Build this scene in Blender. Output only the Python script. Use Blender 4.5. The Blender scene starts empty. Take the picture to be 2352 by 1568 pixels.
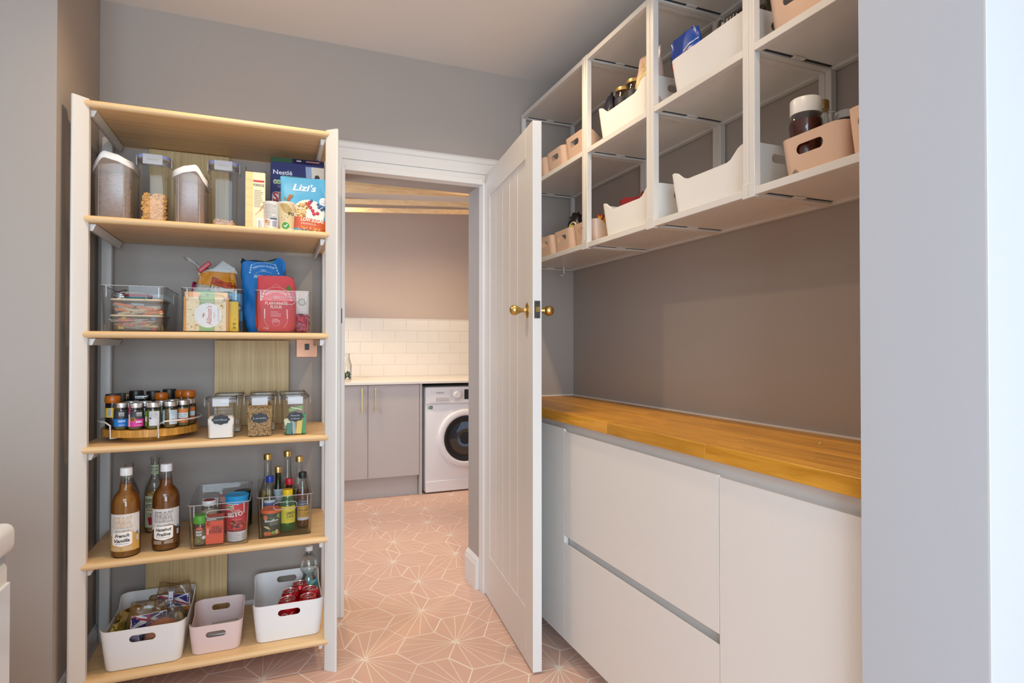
import bpy, bmesh, math, random
from mathutils import Vector, Matrix
random.seed(7)
PI = math.pi
sc = bpy.context.scene
COL = sc.collection

# ------------------------------------------------------------------ camera
cam = bpy.data.cameras.new('camera'); cam.lens = 36 * 1360.62 / 2352; cam.sensor_width = 36
cam.clip_start = .02
camo = bpy.data.objects.new('camera', cam); COL.objects.link(camo)
camo.location = (0, 0, 1.165); camo.rotation_euler = (PI / 2 + .0103, 0, -.3872)
sc.camera = camo
# ------------------------------------------------------------------ colour management, world
sc.view_settings.view_transform = 'Standard'; sc.view_settings.look = 'None'
sc.view_settings.gamma = 1; sc.view_settings.use_curve_mapping = False
sc.view_settings.exposure = 0.0
sc.cycles.max_bounces = 10; sc.cycles.diffuse_bounces = 6; sc.cycles.glossy_bounces = 4
sc.cycles.transmission_bounces = 6; sc.cycles.transparent_max_bounces = 32
sc.cycles.caustics_reflective = False; sc.cycles.caustics_refractive = False
sc.cycles.sample_clamp_indirect = 4
wd = bpy.data.worlds.new('sky'); sc.world = wd; wd.use_nodes = True
wd.node_tree.nodes['Background'].inputs[0].default_value = (.62, .75, 1, 1)
wd.node_tree.nodes['Background'].inputs[1].default_value = 1.0
# daylight coming in through the window in the wall behind the photographer
DAY = 138; SKY = 80; WARM = 33; WARM_R = 40; WARM_F = 12; WARM_U = 60; WCOL = (1.0, .745, .46)
al = bpy.data.lights.new('window_daylight', 'AREA'); al.shape = 'RECTANGLE'; al.size = 2.6; al.size_y = 2.0
al.energy = DAY; al.color = (.68, .85, 1.0)
alo = bpy.data.objects.new('window_daylight', al); COL.objects.link(alo)
alo.location = (-.3, -2.96, 1.15); alo.rotation_euler = (PI / 2, 0, 0)

a3 = bpy.data.lights.new('rooflight_daylight', 'AREA'); a3.shape = 'RECTANGLE'; a3.size = 2.0; a3.size_y = 1.6
a3.energy = SKY; a3.color = (.68, .85, 1.0)
a3o = bpy.data.objects.new('rooflight_daylight', a3); COL.objects.link(a3o)
a3o.location = (-.7, -1.7, 2.52)
a2 = bpy.data.lights.new('utility_window_daylight', 'AREA'); a2.shape = 'RECTANGLE'; a2.size = 1.05; a2.size_y = 1.05
a2.energy = 20; a2.color = (.74, .84, 1.0)
a2o = bpy.data.objects.new('utility_window_daylight', a2); COL.objects.link(a2o)
a2o.location = (-.665, 3.7, 1.5); a2o.rotation_euler = (PI / 2, 0, -PI / 2)

# ------------------------------------------------------------------ materials
def lin(h):
    if not isinstance(h, str): return tuple(h)[:3]
    h = h.lstrip('#'); o = []
    for i in (0, 2, 4):
        c = int(h[i:i + 2], 16) / 255
        o.append(c / 12.92 if c <= .04045 else ((c + .055) / 1.055) ** 2.4)
    return tuple(o)
MATS = {}
def M(col, rough=.5, metal=0, spec=.5, bump=0, bscale=200, key=None, coat=0, var=0, vscale=8):
    k = key or (col, rough, metal, spec, bump, bscale, coat, var)
    if k in MATS: return MATS[k]
    m = bpy.data.materials.new(key if isinstance(key, str) else 'paint_' + str(col).strip('#()').replace(' ', '').replace(',', '_'))
    m.use_nodes = True; nt = m.node_tree; b = nt.nodes['Principled BSDF']
    c = lin(col)
    b.inputs['Base Color'].default_value = (*c, 1); b.inputs['Roughness'].default_value = rough
    b.inputs['Metallic'].default_value = metal; b.inputs['Specular IOR Level'].default_value = spec
    if coat: b.inputs['Coat Weight'].default_value = coat
    if var or bump:
        tc = nt.nodes.new('ShaderNodeTexCoord')
    if var:
        n = nt.nodes.new('ShaderNodeTexNoise'); n.inputs['Scale'].default_value = vscale; n.inputs['Detail'].default_value = 4
        nt.links.new(tc.outputs['Object'], n.inputs['Vector'])
        mx = nt.nodes.new('ShaderNodeMix'); mx.data_type = 'RGBA'
        mx.inputs['A'].default_value = (*[x * (1 - var) for x in c], 1); mx.inputs['B'].default_value = (*[min(1, x * (1 + var)) for x in c], 1)
        nt.links.new(n.outputs['Fac'], mx.inputs['Factor']); nt.links.new(mx.outputs['Result'], b.inputs['Base Color'])
    if bump:
        n = nt.nodes.new('ShaderNodeTexNoise'); n.inputs['Scale'].default_value = bscale
        nt.links.new(tc.outputs['Object'], n.inputs['Vector'])
        bp = nt.nodes.new('ShaderNodeBump'); bp.inputs['Strength'].default_value = bump; bp.inputs['Distance'].default_value = .002
        nt.links.new(n.outputs['Fac'], bp.inputs['Height']); nt.links.new(bp.outputs['Normal'], b.inputs['Normal'])
    MATS[k] = m; return m
def wood(key, c1, c2, axis, scale=14, stretch=.06, rough=.45, rnd=.0, fine=1, spec=.4):
    if key in MATS: return MATS[key]
    m = bpy.data.materials.new(key); m.use_nodes = True; nt = m.node_tree; b = nt.nodes['Principled BSDF']
    b.inputs['Roughness'].default_value = rough; b.inputs['Specular IOR Level'].default_value = spec
    tc = nt.nodes.new('ShaderNodeTexCoord'); mp = nt.nodes.new('ShaderNodeMapping')
    s = [scale * 6 * fine] * 3; s[axis] = scale * 6 * fine * stretch; mp.inputs['Scale'].default_value = s
    nt.links.new(tc.outputs['Object'], mp.inputs['Vector'])
    n = nt.nodes.new('ShaderNodeTexNoise'); n.inputs['Scale'].default_value = 1; n.inputs['Detail'].default_value = 5; n.inputs['Roughness'].default_value = .6
    n.inputs['Distortion'].default_value = .6
    oi = nt.nodes.new('ShaderNodeObjectInfo')
    ad = nt.nodes.new('ShaderNodeVectorMath'); ad.operation = 'ADD'
    ml = nt.nodes.new('ShaderNodeMath'); ml.operation = 'MULTIPLY'; ml.inputs[1].default_value = 37
    nt.links.new(oi.outputs['Random'], ml.inputs[0]); nt.links.new(mp.outputs['Vector'], ad.inputs[0]); nt.links.new(ml.outputs[0], ad.inputs[1])
    nt.links.new(ad.outputs[0], n.inputs['Vector'])
    r = nt.nodes.new('ShaderNodeValToRGB'); r.color_ramp.elements[0].position = .32; r.color_ramp.elements[1].position = .68
    r.color_ramp.elements[0].color = (*lin(c1), 1); r.color_ramp.elements[1].color = (*lin(c2), 1)
    nt.links.new(n.outputs['Fac'], r.inputs['Fac'])
    out = r.outputs['Color']
    if rnd:
        hv = nt.nodes.new('ShaderNodeHueSaturation')
        mr = nt.nodes.new('ShaderNodeMapRange'); mr.inputs['To Min'].default_value = 1 - rnd; mr.inputs['To Max'].default_value = 1 + rnd
        nt.links.new(oi.outputs['Random'], mr.inputs['Value']); nt.links.new(mr.outputs[0], hv.inputs['Value']); nt.links.new(out, hv.inputs['Color'])
        out = hv.outputs['Color']
    nt.links.new(out, b.inputs['Base Color'])
    bp = nt.nodes.new('ShaderNodeBump'); bp.inputs['Strength'].default_value = .12; bp.inputs['Distance'].default_value = .001
    nt.links.new(n.outputs['Fac'], bp.inputs['Height']); nt.links.new(bp.outputs['Normal'], b.inputs['Normal'])
    MATS[key] = m; return m
def clear(key, tint=(1, 1, 1), rough=.03, base=.03, edge=.55, milky=0, milk=(.8, .8, .8)):
    """see-through plastic or glass: transparent body, glossy skin, optional milky part"""
    if key in MATS: return MATS[key]
    m = bpy.data.materials.new(key); m.use_nodes = True; nt = m.node_tree; nt.nodes.clear()
    o = nt.nodes.new('ShaderNodeOutputMaterial'); t = nt.nodes.new('ShaderNodeBsdfTransparent'); t.inputs[0].default_value = (*tint, 1)
    g = nt.nodes.new('ShaderNodeBsdfGlossy'); g.inputs['Roughness'].default_value = rough
    lw = nt.nodes.new('ShaderNodeFresnel'); lw.inputs['IOR'].default_value = 1.45
    mr = nt.nodes.new('ShaderNodeMapRange'); mr.inputs['To Min'].default_value = base; mr.inputs['To Max'].default_value = edge
    nt.links.new(lw.outputs[0], mr.inputs['Value'])
    src = t.outputs[0]
    if milky:
        d = nt.nodes.new('ShaderNodeBsdfDiffuse'); d.inputs[0].default_value = (*milk, 1)
        mm = nt.nodes.new('ShaderNodeMixShader'); mm.inputs[0].default_value = milky
        nt.links.new(src, mm.inputs[1]); nt.links.new(d.outputs[0], mm.inputs[2]); src = mm.outputs[0]
    mx = nt.nodes.new('ShaderNodeMixShader'); nt.links.new(mr.outputs[0], mx.inputs[0])
    nt.links.new(src, mx.inputs[1]); nt.links.new(g.outputs[0], mx.inputs[2]); nt.links.new(mx.outputs[0], o.inputs[0])
    MATS[key] = m; return m
def emit(key, col, s):
    if key in MATS: return MATS[key]
    m = bpy.data.materials.new(key); m.use_nodes = True; b = m.node_tree.nodes['Principled BSDF']
    b.inputs['Base Color'].default_value = (*col, 1); b.inputs['Emission Color'].default_value = (*col, 1); b.inputs['Emission Strength'].default_value = s
    MATS[key] = m; return m
def speckle(key, c1, c2, scale=350, rough=.7, c3=None):
    if key in MATS: return MATS[key]
    m = bpy.data.materials.new(key); m.use_nodes = True; nt = m.node_tree; b = nt.nodes['Principled BSDF']; b.inputs['Roughness'].default_value = rough
    tc = nt.nodes.new('ShaderNodeTexCoord'); v = nt.nodes.new('ShaderNodeTexVoronoi'); v.inputs['Scale'].default_value = scale
    nt.links.new(tc.outputs['Object'], v.inputs['Vector'])
    r = nt.nodes.new('ShaderNodeValToRGB'); r.color_ramp.elements[0].color = (*lin(c1), 1); r.color_ramp.elements[1].color = (*lin(c2), 1)
    r.color_ramp.elements[0].position = .2; r.color_ramp.elements[1].position = .8
    if c3:
        e = r.color_ramp.elements.new(.5); e.color = (*lin(c3), 1)
    sp = nt.nodes.new('ShaderNodeSeparateColor'); nt.links.new(v.outputs['Color'], sp.inputs[0])
    nt.links.new(sp.outputs[0], r.inputs['Fac']); nt.links.new(r.outputs['Color'], b.inputs['Base Color'])
    bp = nt.nodes.new('ShaderNodeBump'); bp.inputs['Strength'].default_value = .6; bp.inputs['Distance'].default_value = .002; bp.invert = True
    nt.links.new(v.outputs['Distance'], bp.inputs['Height']); nt.links.new(bp.outputs['Normal'], b.inputs['Normal'])
    MATS[key] = m; return m

PAINT = M((.41, .366, .330), .85, bump=.05, bscale=300, key='taupe_wall_paint', spec=.25)
CEIL = M((.78, .765, .75), .9, key='ceiling_paint', spec=.2)
WHITE = M((.73, .72, .70), .4, key='white_satin_paint', bump=.03, bscale=120)
WMETAL = M((.70, .685, .655), .35, key='white_powder_coat')
CABW = M((.79, .77, .74), .45, key='white_matt_front')
PLASW = M((.80, .80, .79), .35, key='white_plastic')
PEACH = M((.72, .51, .385), .38, key='peach_plastic')
PINK = M((.74, .58, .55), .38, key='pink_plastic')
BRASS = M((.62, .42, .14), .25, 1, key='aged_brass', var=.25, vscale=60)
BLACK = M((.012, .012, .012), .4, key='black_plastic')
BAMBOO = wood('bamboo_shelf', '#D2AC7A', '#E3C292', 0, 10, .03, .42)
BAMBOOV = wood('bamboo_board', '#B99C6A', '#D8BE8C', 2, 22, .015, .5)
OAK = wood('oiled_oak', '#B87E1E', '#DFA23A', 1, 9, .08, .33, rnd=.16)
PINE = wood('pine', '#DDB581', '#EFD0A0', 0, 8, .05, .5)
CLEARP = clear('clear_acrylic', (.985, .99, .99), .03, .012, .45)
GLASS = clear('clear_glass', (.95, .965, .955), .02, .03, .75)
RIMP = clear('milky_edge_glint', (.95, .96, .96), .05, .05, .6, .30, (.75, .77, .78))  # milky tint paints in the bright line light makes along clear edges
FROST = clear('frosted_plastic', (.9, .88, .86), .25, .05, .4, .32, (.62, .56, .52))
CHROME = M((.75, .75, .74), .18, 1, key='chrome')
SILVER = M((.72, .70, .68), .32, 1, key='silver_lid')
GOLDC = M((.70, .48, .17), .3, 1, key='gold_cap')

# ------------------------------------------------------------------ geometry helpers
class G:
    def __init__(s): s.v = []; s.f = []
    def add(s, v, f):
        o = len(s.v); s.v += [tuple(p) for p in v]; s.f += [tuple(i + o for i in q) for q in f]; return s
    def box(s, x0, x1, y0, y1, z0, z1):
        v = [(x, y, z) for z in (z0, z1) for y in (y0, y1) for x in (x0, x1)]
        return s.add(v, [(0, 2, 3, 1), (4, 5, 7, 6), (0, 1, 5, 4), (2, 6, 7, 3), (0, 4, 6, 2), (1, 3, 7, 5)])
    def bev(s, x0, x1, y0, y1, z0, z1, r=.002, seg=2):
        bm = bmesh.new(); bmesh.ops.create_cube(bm, size=1)
        for v in bm.verts: v.co = Vector(((x0 + x1) / 2 + v.co.x * (x1 - x0), (y0 + y1) / 2 + v.co.y * (y1 - y0), (z0 + z1) / 2 + v.co.z * (z1 - z0)))
        bmesh.ops.bevel(bm, geom=bm.edges[:], offset=r, segments=seg, affect='EDGES', profile=.5)
        bm.verts.index_update(); s.add([v.co for v in bm.verts], [[v.index for v in f.verts] for f in bm.faces]); bm.free(); return s
    def loft(s, rings, cap0=True, cap1=True, closed=True):
        n = len(rings[0]); o = len(s.v)
        for r in rings: s.v += [tuple(p) for p in r]
        for i in range(len(rings) - 1):
            for j in range(n if closed else n - 1):
                k = (j + 1) % n; s.f.append((o + i * n + j, o + i * n + k, o + (i + 1) * n + k, o + (i + 1) * n + j))
        if cap0: s.f.append(tuple(o + j for j in reversed(range(n))))
        if cap1: s.f.append(tuple(o + (len(rings) - 1) * n + j for j in range(n)))
        return s
    def lathe(s, prof, seg=24, c=(0, 0, 0)):
        return s.loft([[(c[0] + max(r, 1e-4) * math.cos(2 * PI * j / seg), c[1] + max(r, 1e-4) * math.sin(2 * PI * j / seg), c[2] + z) for j in range(seg)] for r, z in prof])
    def prism(s, poly, h0, h1, axis=2):
        """poly of 2-D points extruded along axis; the other two axes in cyclic order"""
        def P(a, b, h): return {2: (a, b, h), 0: (h, a, b), 1: (a, h, b)}[axis]
        r = [[P(a, b, h0) for a, b in poly], [P(a, b, h1) for a, b in poly]]
        return s.loft(r)
    def tube(s, path, r, seg=8, closed=False):
        path = [Vector(p) for p in path]; n = len(path); rings = []
        up = Vector((0, 0, 1))
        for i, p in enumerate(path):
            a = path[(i - 1) % n] if (i or closed) else p; b = path[(i + 1) % n] if (i < n - 1 or closed) else p
            t = (b - a).normalized()
            u = t.cross(up) if abs(t.dot(up)) < .95 else t.cross(Vector((1, 0, 0)))
            u.normalize(); w = u.cross(t); rr = r[i] if isinstance(r, (list, tuple)) else r
            rings.append([p + u * rr * math.cos(2 * PI * k / seg) + w * rr * math.sin(2 * PI * k / seg) for k in range(seg)])
        if closed: rings.append(rings[0]); return s.loft(rings, False, False)
        return s.loft(rings)
    def move(s, M_): s.v = [tuple(M_ @ Vector(p)) for p in s.v]; return s
def mesh(name, g, mats, smooth=False, angle=40, fm=None):
    me = bpy.data.meshes.new(name); me.from_pydata(g.v, [], g.f)
    bm = bmesh.new(); bm.from_mesh(me); bmesh.ops.recalc_face_normals(bm, faces=bm.faces[:])
    if smooth:
        for f in bm.faces: f.smooth = True
        ca = math.radians(angle)
        for e in bm.edges:
            if len(e.link_faces) == 2 and e.calc_face_angle(0) > ca: e.smooth = False
    bm.to_mesh(me); bm.free()
    for m in (mats if isinstance(mats, (list, tuple)) else [mats]): me.materials.append(m)
    if fm: me.polygons.foreach_set('material_index', fm)
    return me
def obj(name, g, mat, parent=None, smooth=False, world=False, loc=None, rz=0, kind=None, label=None, angle=40):
    if isinstance(g, G):
        if world and parent: g.v = [(x - parent.location.x, y - parent.location.y, z - parent.location.z) for x, y, z in g.v]
        g = mesh(name, g, mat, smooth, angle)
    o = bpy.data.objects.new(name, g); COL.objects.link(o)
    if parent: o.parent = parent
    if loc: o.location = loc
    if rz: o.rotation_euler[2] = rz
    if kind: o['kind'] = kind
    if label: o['label'] = label
    return o
def thing(name, label, cat, loc=(0, 0, 0), rz=0, group=None):
    o = bpy.data.objects.new(name, None); COL.objects.link(o); o.empty_display_size = .05
    o.location = loc; o.rotation_euler[2] = rz; o['label'] = label; o['category'] = cat
    if group: o['group'] = group
    return o
def tag(o, label, cat, group=None):
    o['label'] = label; o['category'] = cat
    if group: o['group'] = group
    return o
def struct(name, g, mat, smooth=False): return obj(name, g, mat, kind='structure', smooth=smooth)
def rrect(w, d, r, n=5, cx=0, cy=0, z=0):
    p = []
    for qx, qy, a0 in ((1, -1, -PI / 2), (1, 1, 0), (-1, 1, PI / 2), (-1, -1, PI)):
        for i in range(n + 1):
            a = a0 + i * PI / 2 / n
            p.append((cx + qx * (w / 2 - r) + r * math.cos(a), cy + qy * (d / 2 - r) + r * math.sin(a), z))
    return p
def hexdisc(n, r, cx=0, cy=0, ry=None): return [(cx + r * math.cos(2 * PI * i / n), cy + (ry or r) * math.sin(2 * PI * i / n)) for i in range(n)]

# ------------------------------------------------------------------ flat print (labels, lettering)
TXT = {}
def text2d(s, shear=0, bold=0, ls=1.0):
    k = (s, shear, bold, ls)
    if k not in TXT:
        cu = bpy.data.curves.new('t', 'FONT'); cu.body = s; cu.shear = shear; cu.offset = bold; cu.resolution_u = 2; cu.space_character = ls
        o = bpy.data.objects.new('t', cu); COL.objects.link(o); dg = bpy.context.evaluated_depsgraph_get()
        me = o.evaluated_get(dg).to_mesh(); v = [(p.co.x, p.co.y) for p in me.vertices]; f = [tuple(q.vertices) for q in me.polygons]
        bpy.data.objects.remove(o); bpy.data.curves.remove(cu)
        xs = [p[0] for p in v] or [0, 1]; ys = [p[1] for p in v] or [0, 1]
        x0 = min(xs); w = max(xs) - x0; y0 = min(ys)
        TXT[k] = ([(a - x0, b) for a, b in v], f, w)
    return TXT[k]
class Print:
    def __init__(s): s.g = []; s.n = 0; s.last = None
    def lay(s, col):
        if col != s.last: s.n += 1; s.last = col
        return s.n
    def poly(s, pts, col):
        s.g.append((list(pts), [tuple(range(len(pts)))], col, s.lay(col))); return s
    def rect(s, x0, x1, y0, y1, col): return s.poly([(x0, y0), (x1, y0), (x1, y1), (x0, y1)], col)
    def disc(s, x, y, r, col, n=20, ry=None): return s.poly(hexdisc(n, r, x, y, ry), col)
    def ring(s, x, y, r0, r1, col, n=24, a0=0, a1=2 * PI, ry=1):
        k = n + 1; pts = [(x + r * math.cos(a0 + (a1 - a0) * i / n), y + ry * r * math.sin(a0 + (a1 - a0) * i / n)) for r in (r0, r1) for i in range(k)]
        s.g.append((pts, [(i, i + 1, k + i + 1, k + i) for i in range(n)], col, s.lay(col))); return s
    def line(s, a, b, w, col):
        a = Vector(a); b = Vector(b); d = (b - a).normalized() * w / 2; n = Vector((-d.y, d.x))
        return s.poly([tuple(a - n), tuple(b - n), tuple(b + n), tuple(a + n)], col)
    def text(s, t, x, y, h, col, width=None, shear=0, bold=0, rot=0, align='C', arc=None, ls=1.0):
        """h = cap height; x,y = anchor on the baseline; arc = radius of a circle the baseline bends along"""
        v, f, w = text2d(t, shear, bold, ls); k = h / .72; kx = k if width is None else width / max(w, 1e-6)
        W = w * kx; ox = -W / 2 if align == 'C' else (0 if align == 'L' else -W)
        c, sn = math.cos(rot), math.sin(rot); out = []
        for a, b in v:
            px, py = a * kx + ox, b * k
            if arc: th = px / arc; px, py = (arc + py) * math.sin(th), (arc + py) * math.cos(th) - arc
            out.append((x + px * c - py * sn, y + px * sn + py * c))
        s.g.append((out, f, col, s.lay(col))); return s
    def lines(s, x0, x1, y, h, n, gap, col, seed=1):
        rr = random.Random(seed)
        for i in range(n): s.rect(x0, x0 + (x1 - x0) * rr.uniform(.65, 1), y - i * gap - h, y - i * gap, col)
        return s
    def build(s, name, parent, mapf, eps=.00025, maxlen=None, rough=.5):
        cols = []; V = []; F = []; FM = []; eps = min(eps, .0022 / max(1, s.n))
        for pts, faces, col, lay in s.g:
            if col not in cols: cols.append(col)
            ci = cols.index(col)
            if maxlen:
                bm = bmesh.new(); vs = [bm.verts.new((p[0], p[1], 0)) for p in pts]
                for q in faces:
                    try: bm.faces.new([vs[i] for i in q])
                    except ValueError: pass
                if max((len(q) for q in faces), default=0) > 4: bmesh.ops.triangulate(bm, faces=bm.faces[:])
                for _ in range(5):
                    es = [e for e in bm.edges if e.calc_length() > maxlen]
                    if not es: break
                    bmesh.ops.subdivide_edges(bm, edges=es, cuts=1); bmesh.ops.triangulate(bm, faces=[f for f in bm.faces if len(f.verts) > 4])
                bm.verts.index_update(); pts = [(v.co.x, v.co.y) for v in bm.verts]; faces = [tuple(v.index for v in f.verts) for f in bm.faces]; bm.free()
            o = len(V); V += [mapf(p[0], p[1], eps * lay + .0002) for p in pts]
            for q in faces: F.append(tuple(i + o for i in q)); FM.append(ci)
        me = bpy.data.meshes.new(name); me.from_pydata([tuple(p) for p in V], [], F)
        for c in cols: me.materials.append(M(c, rough) if not hasattr(c, 'node_tree') else c)
        me.polygons.foreach_set('material_index', FM)
        o = bpy.data.objects.new(name, me); COL.objects.link(o); o.parent = parent; return o
def flat(x0=0, y0=0, z0=0, tilt=0):      # faces -Y
    return lambda x, y, o: (x0 + x, y0 - o + y * tilt, z0 + y)
def cyl(r, z0=0, phi=0, cx=0, cy=0, taper=0):
    def f(x, y, o):
        rr = r + taper * y; a = phi + x / r
        return (cx + (rr + o) * math.sin(a), cy - (rr + o) * math.cos(a), z0 + y)
    return f
# ------------------------------------------------------------------ room shell
YB = 2.68; XR = 1.4305; XL = -.6075; ZC = 2.494
YU = 5.25                                     # far wall of the utility room
floor = struct('floor', G().box(-2.6, 2.3, -3.1, YU + .1, -.05, -.0008), M((.80, .72, .64), .8, key='cream_grout'))
struct('ceiling', G().box(-2.6, 2.3, -.9, YB + .1, ZC, ZC + .06).box(-2.6, 2.3, -3.1, -2.5, ZC, ZC + .06).box(-2.6, -1.7, -2.5, -.9, ZC, ZC + .06).box(.3, 2.3, -2.5, -.9, ZC, ZC + .06), CEIL)
rl = struct('window_3', G().box(-1.7, -1.66, -2.5, -.9, ZC + .02, ZC + .1).box(.26, .3, -2.5, -.9, ZC + .02, ZC + .1).box(-1.66, .26, -2.5, -2.46, ZC + .02, ZC + .1).box(-1.66, .26, -.94, -.9, ZC + .02, ZC + .1), WHITE)
obj('pane', G().box(-1.66, .26, -2.46, -.94, ZC + .05, ZC + .056), GLASS, rl)
struct('ceiling_utility', G().box(-.7, 2.3, YB + .1, YU + .1, 2.46, 2.52), CEIL)
# back wall with the door opening through its full thickness
OX0, OX1, OZ, WT = .285, .937, 1.952, .205
struct('wall_back', G().box(XL - .15, OX0, YB, YB + WT, 0, ZC).box(OX1, XR + .12, YB, YB + WT, 0, ZC).box(OX0, OX1, YB, YB + WT, OZ, ZC), PAINT)
struct('wall_left', G().box(XL - .12, XL, 2.193, YB, 0, ZC).box(-2.6, XL - .12, 2.193, 2.32, 0, ZC), PAINT)
struct('wall_right', G().box(XR, XR + .12, .752, YB, 0, ZC), PAINT)
struct('wall_right_nib', G().box(.985, 2.3, .549, .752, 0, ZC), M((.52, .55, .60), .8, key='daylight_tinted_wall_paint', bump=.05, bscale=300, spec=.25))  # taupe wall; the cool daylight on it is mixed into its colour
struct('wall_kitchen_left', G().box(-2.7, -2.6, -3.1, 2.32, 0, ZC), PAINT)
struct('wall_kitchen_right', G().box(2.3, 2.4, -3.1, .752, 0, ZC), PAINT)
# wall behind the photographer with a window opening
struct('wall_kitchen_rear', G().box(-2.6, -1.65, -3.1, -3.0, 0, ZC).box(1.05, 2.3, -3.1, -3.0, 0, ZC).box(-1.65, 1.05, -3.1, -3.0, 2.2, ZC).box(-1.65, 1.05, -3.1, -3.0, 0, .1), PAINT)
w1 = struct('window_1', G().box(-1.65, -1.6, -3.09, -3.03, .1, 2.2).box(1.0, 1.05, -3.09, -3.03, .1, 2.2).box(-1.6, 1.0, -3.09, -3.03, 2.15, 2.2).box(-1.6, 1.0, -3.09, -3.03, .1, .15).box(-.33, -.27, -3.09, -3.03, .15, 2.15), WHITE)
for x0, x1 in ((-1.6, -.33), (-.27, 1.0)): obj('pane', G().box(x0, x1, -3.065, -3.06, .15, 2.15), GLASS, w1)
# white door casing at the near right
tr = struct('trim_1', G().bev(.9855, 1.14, .5455, .5495, 0, ZC, .0008, 1), M((.66, .675, .68), .4, key='white_gloss_paint'))
# utility room walls
struct('wall_utility_left', G().box(-.75, -.65, YB + WT, 3.1, 0, 2.5).box(-.75, -.65, 4.3, YU, 0, 2.5).box(-.75, -.65, 3.1, 4.3, 0, .9).box(-.75, -.65, 3.1, 4.3, 2.1, 2.5), PAINT)
w3 = struct('window_2', G().box(-.74, -.69, 3.1, 3.15, .9, 2.1).box(-.74, -.69, 4.25, 4.3, .9, 2.1).box(-.74, -.69, 3.15, 4.25, 2.05, 2.1).box(-.74, -.69, 3.15, 4.25, .9, .95), WHITE)
obj('pane', G().box(-.72, -.715, 3.15, 4.25, .95, 2.05), GLASS, w3)
struct('wall_utility_right', G().box(2.2, 2.3, YB + WT, YU, 0, 2.5), PAINT)
UPAINT = M((.53, .43, .37), .85, key='dusky_pink_wall_paint', bump=.05, bscale=300, spec=.25)
wub = struct('wall_utility_back', G().box(-.75, 2.3, YU, YU + .1, 0, 2.5), UPAINT)
# metro tiles on the utility wall
CERA = M((.80, .75, .68), .22, key='cream_glazed_ceramic', var=.06, vscale=6)
tg = mesh('tile', G().bev(-.0991, .0991, -.005, .004, .0009, .0991, .0008, 1), CERA)
for r in range(6):
    for c in range(8):
        x = .42 + c * .2 + (.1 if r % 2 else 0)
        if r == 5: continue
        obj('tile', tg, None, wub, loc=(x, YU - .003, .915 + r * .1))
obj('grout', G().box(.3, 2.1, YU - .005, YU + .001, .90, 1.416), M((.78, .73, .66), .6, key='tile_grout'), wub)
obj('tile_trim', G().bev(.3, 2.1, YU - .012, YU, 1.414, 1.42, .001), M((.82, .79, .74), .3), wub)

# ------------------------------------------------------------------ hexagon floor tiles with fans
TILE = M((.62, .405, .325), .62, key='pink_cement_tile', var=.07, vscale=5, bump=.05, bscale=90)
INLAY = M((.80, .71, .62), .6, key='cream_inlay')
SX, SY, LX, LY = 1.0205, 1.081, .3535, .3243
S_ = .11547
def tile_geo(k, top=True):
    """hexagon whose fan corner lies at angle k*60 deg"""
    def V(i, s=1.0): a = math.radians(60 * i); return (S_ * s * math.cos(a) * SX, S_ * s * math.sin(a) * SY)
    g = G(); ins = 1 - .0022 / .1
    g.loft([[(x, y, -.004) for x, y in (V(i, ins) for i in range(6))], [(x, y, -.0006) for x, y in (V(i, ins) for i in range(6))],
            [(x, y, 0) for x, y in (V(i, ins - .008) for i in range(6))]], False, True)
    nf = len(g.f); p0 = Vector(V(k, ins))
    vs = [Vector(V(k + j, ins)) for j in range(6)]
    tg_ = [vs[2], (vs[2] + vs[3]) / 2, vs[3], (vs[3] + vs[4]) / 2, vs[4]]
    for j, t in enumerate(tg_):
        d = (t - p0).normalized(); n = Vector((-d.y, d.x)); w = .0014
        z = .0003 + .00004 * j
        g.add([(p0 + d * .003 - n * w) .to_tuple() + (z,), (t - d * .001 - n * w).to_tuple() + (z,), (t - d * .001 + n * w).to_tuple() + (z,), (p0 + d * .003 + n * w).to_tuple() + (z,)], [(0, 1, 2, 3)])
    # little solid fan at the corner where the rays run together
    a0 = p0 + (vs[1] - p0).normalized() * .012; a1 = p0 + (vs[5] - p0).normalized() * .012; ac = p0 + (vs[3] - p0).normalized() * .014
    z = .00055
    g.add([p0.to_tuple() + (z,), a0.to_tuple() + (z,), ac.to_tuple() + (z,), a1.to_tuple() + (z,)], [(0, 1, 2, 3)])
    return g, nf
TM = {}
for k in range(6):
    g, nf = tile_geo(k); TM[k] = (mesh('tile', g, [TILE, INLAY], fm=None), g, nf)
    me = TM[k][0]; me.polygons.foreach_set('material_index', [0] * nf + [1] * (len(g.f) - nf)); me.flip_normals() if me.polygons[6].normal.z < 0 and False else None
rest = G(); restm = []
for j in range(-3, 25):
    for n in range(-10, 7):
        sx = .624 + n * LX + (.0605 if j % 2 else 0); sy = 4.539 - j * LY
        # tile centre direction seen from the fan corner, and the corner's angle seen from the tile centre
        for (dx, dy), k in (((( -S_, 0), 0), ((S_ / 2, .1), 4), ((S_ / 2, -.1), 2)) if j % 2 else (((S_, 0), 3), ((-S_ / 2, .1), 5), ((-S_ / 2, -.1), 1))):
            x, y = sx + dx * SX, sy + dy * SY
            if not (-2.7 < x < 2.4 and -3.2 < y < YU + .1): continue
            if -.68 < x < 1.2 and 1.35 < y < YB + .15 or .15 < x < 1.95 and YB + .15 <= y < 4.75:
                obj('tile', TM[k][0], None, floor, loc=(x, y, 0))
            else:
                g = TM[k][1]; rest.add([(a + x, b + y, c) for a, b, c in g.v], g.f); restm += [0] * TM[k][2] + [1] * (len(g.f) - TM[k][2])
o = obj('tile_field', mesh('tile_field', rest, [TILE, INLAY], fm=restm), None, floor, kind='stuff')

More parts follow.
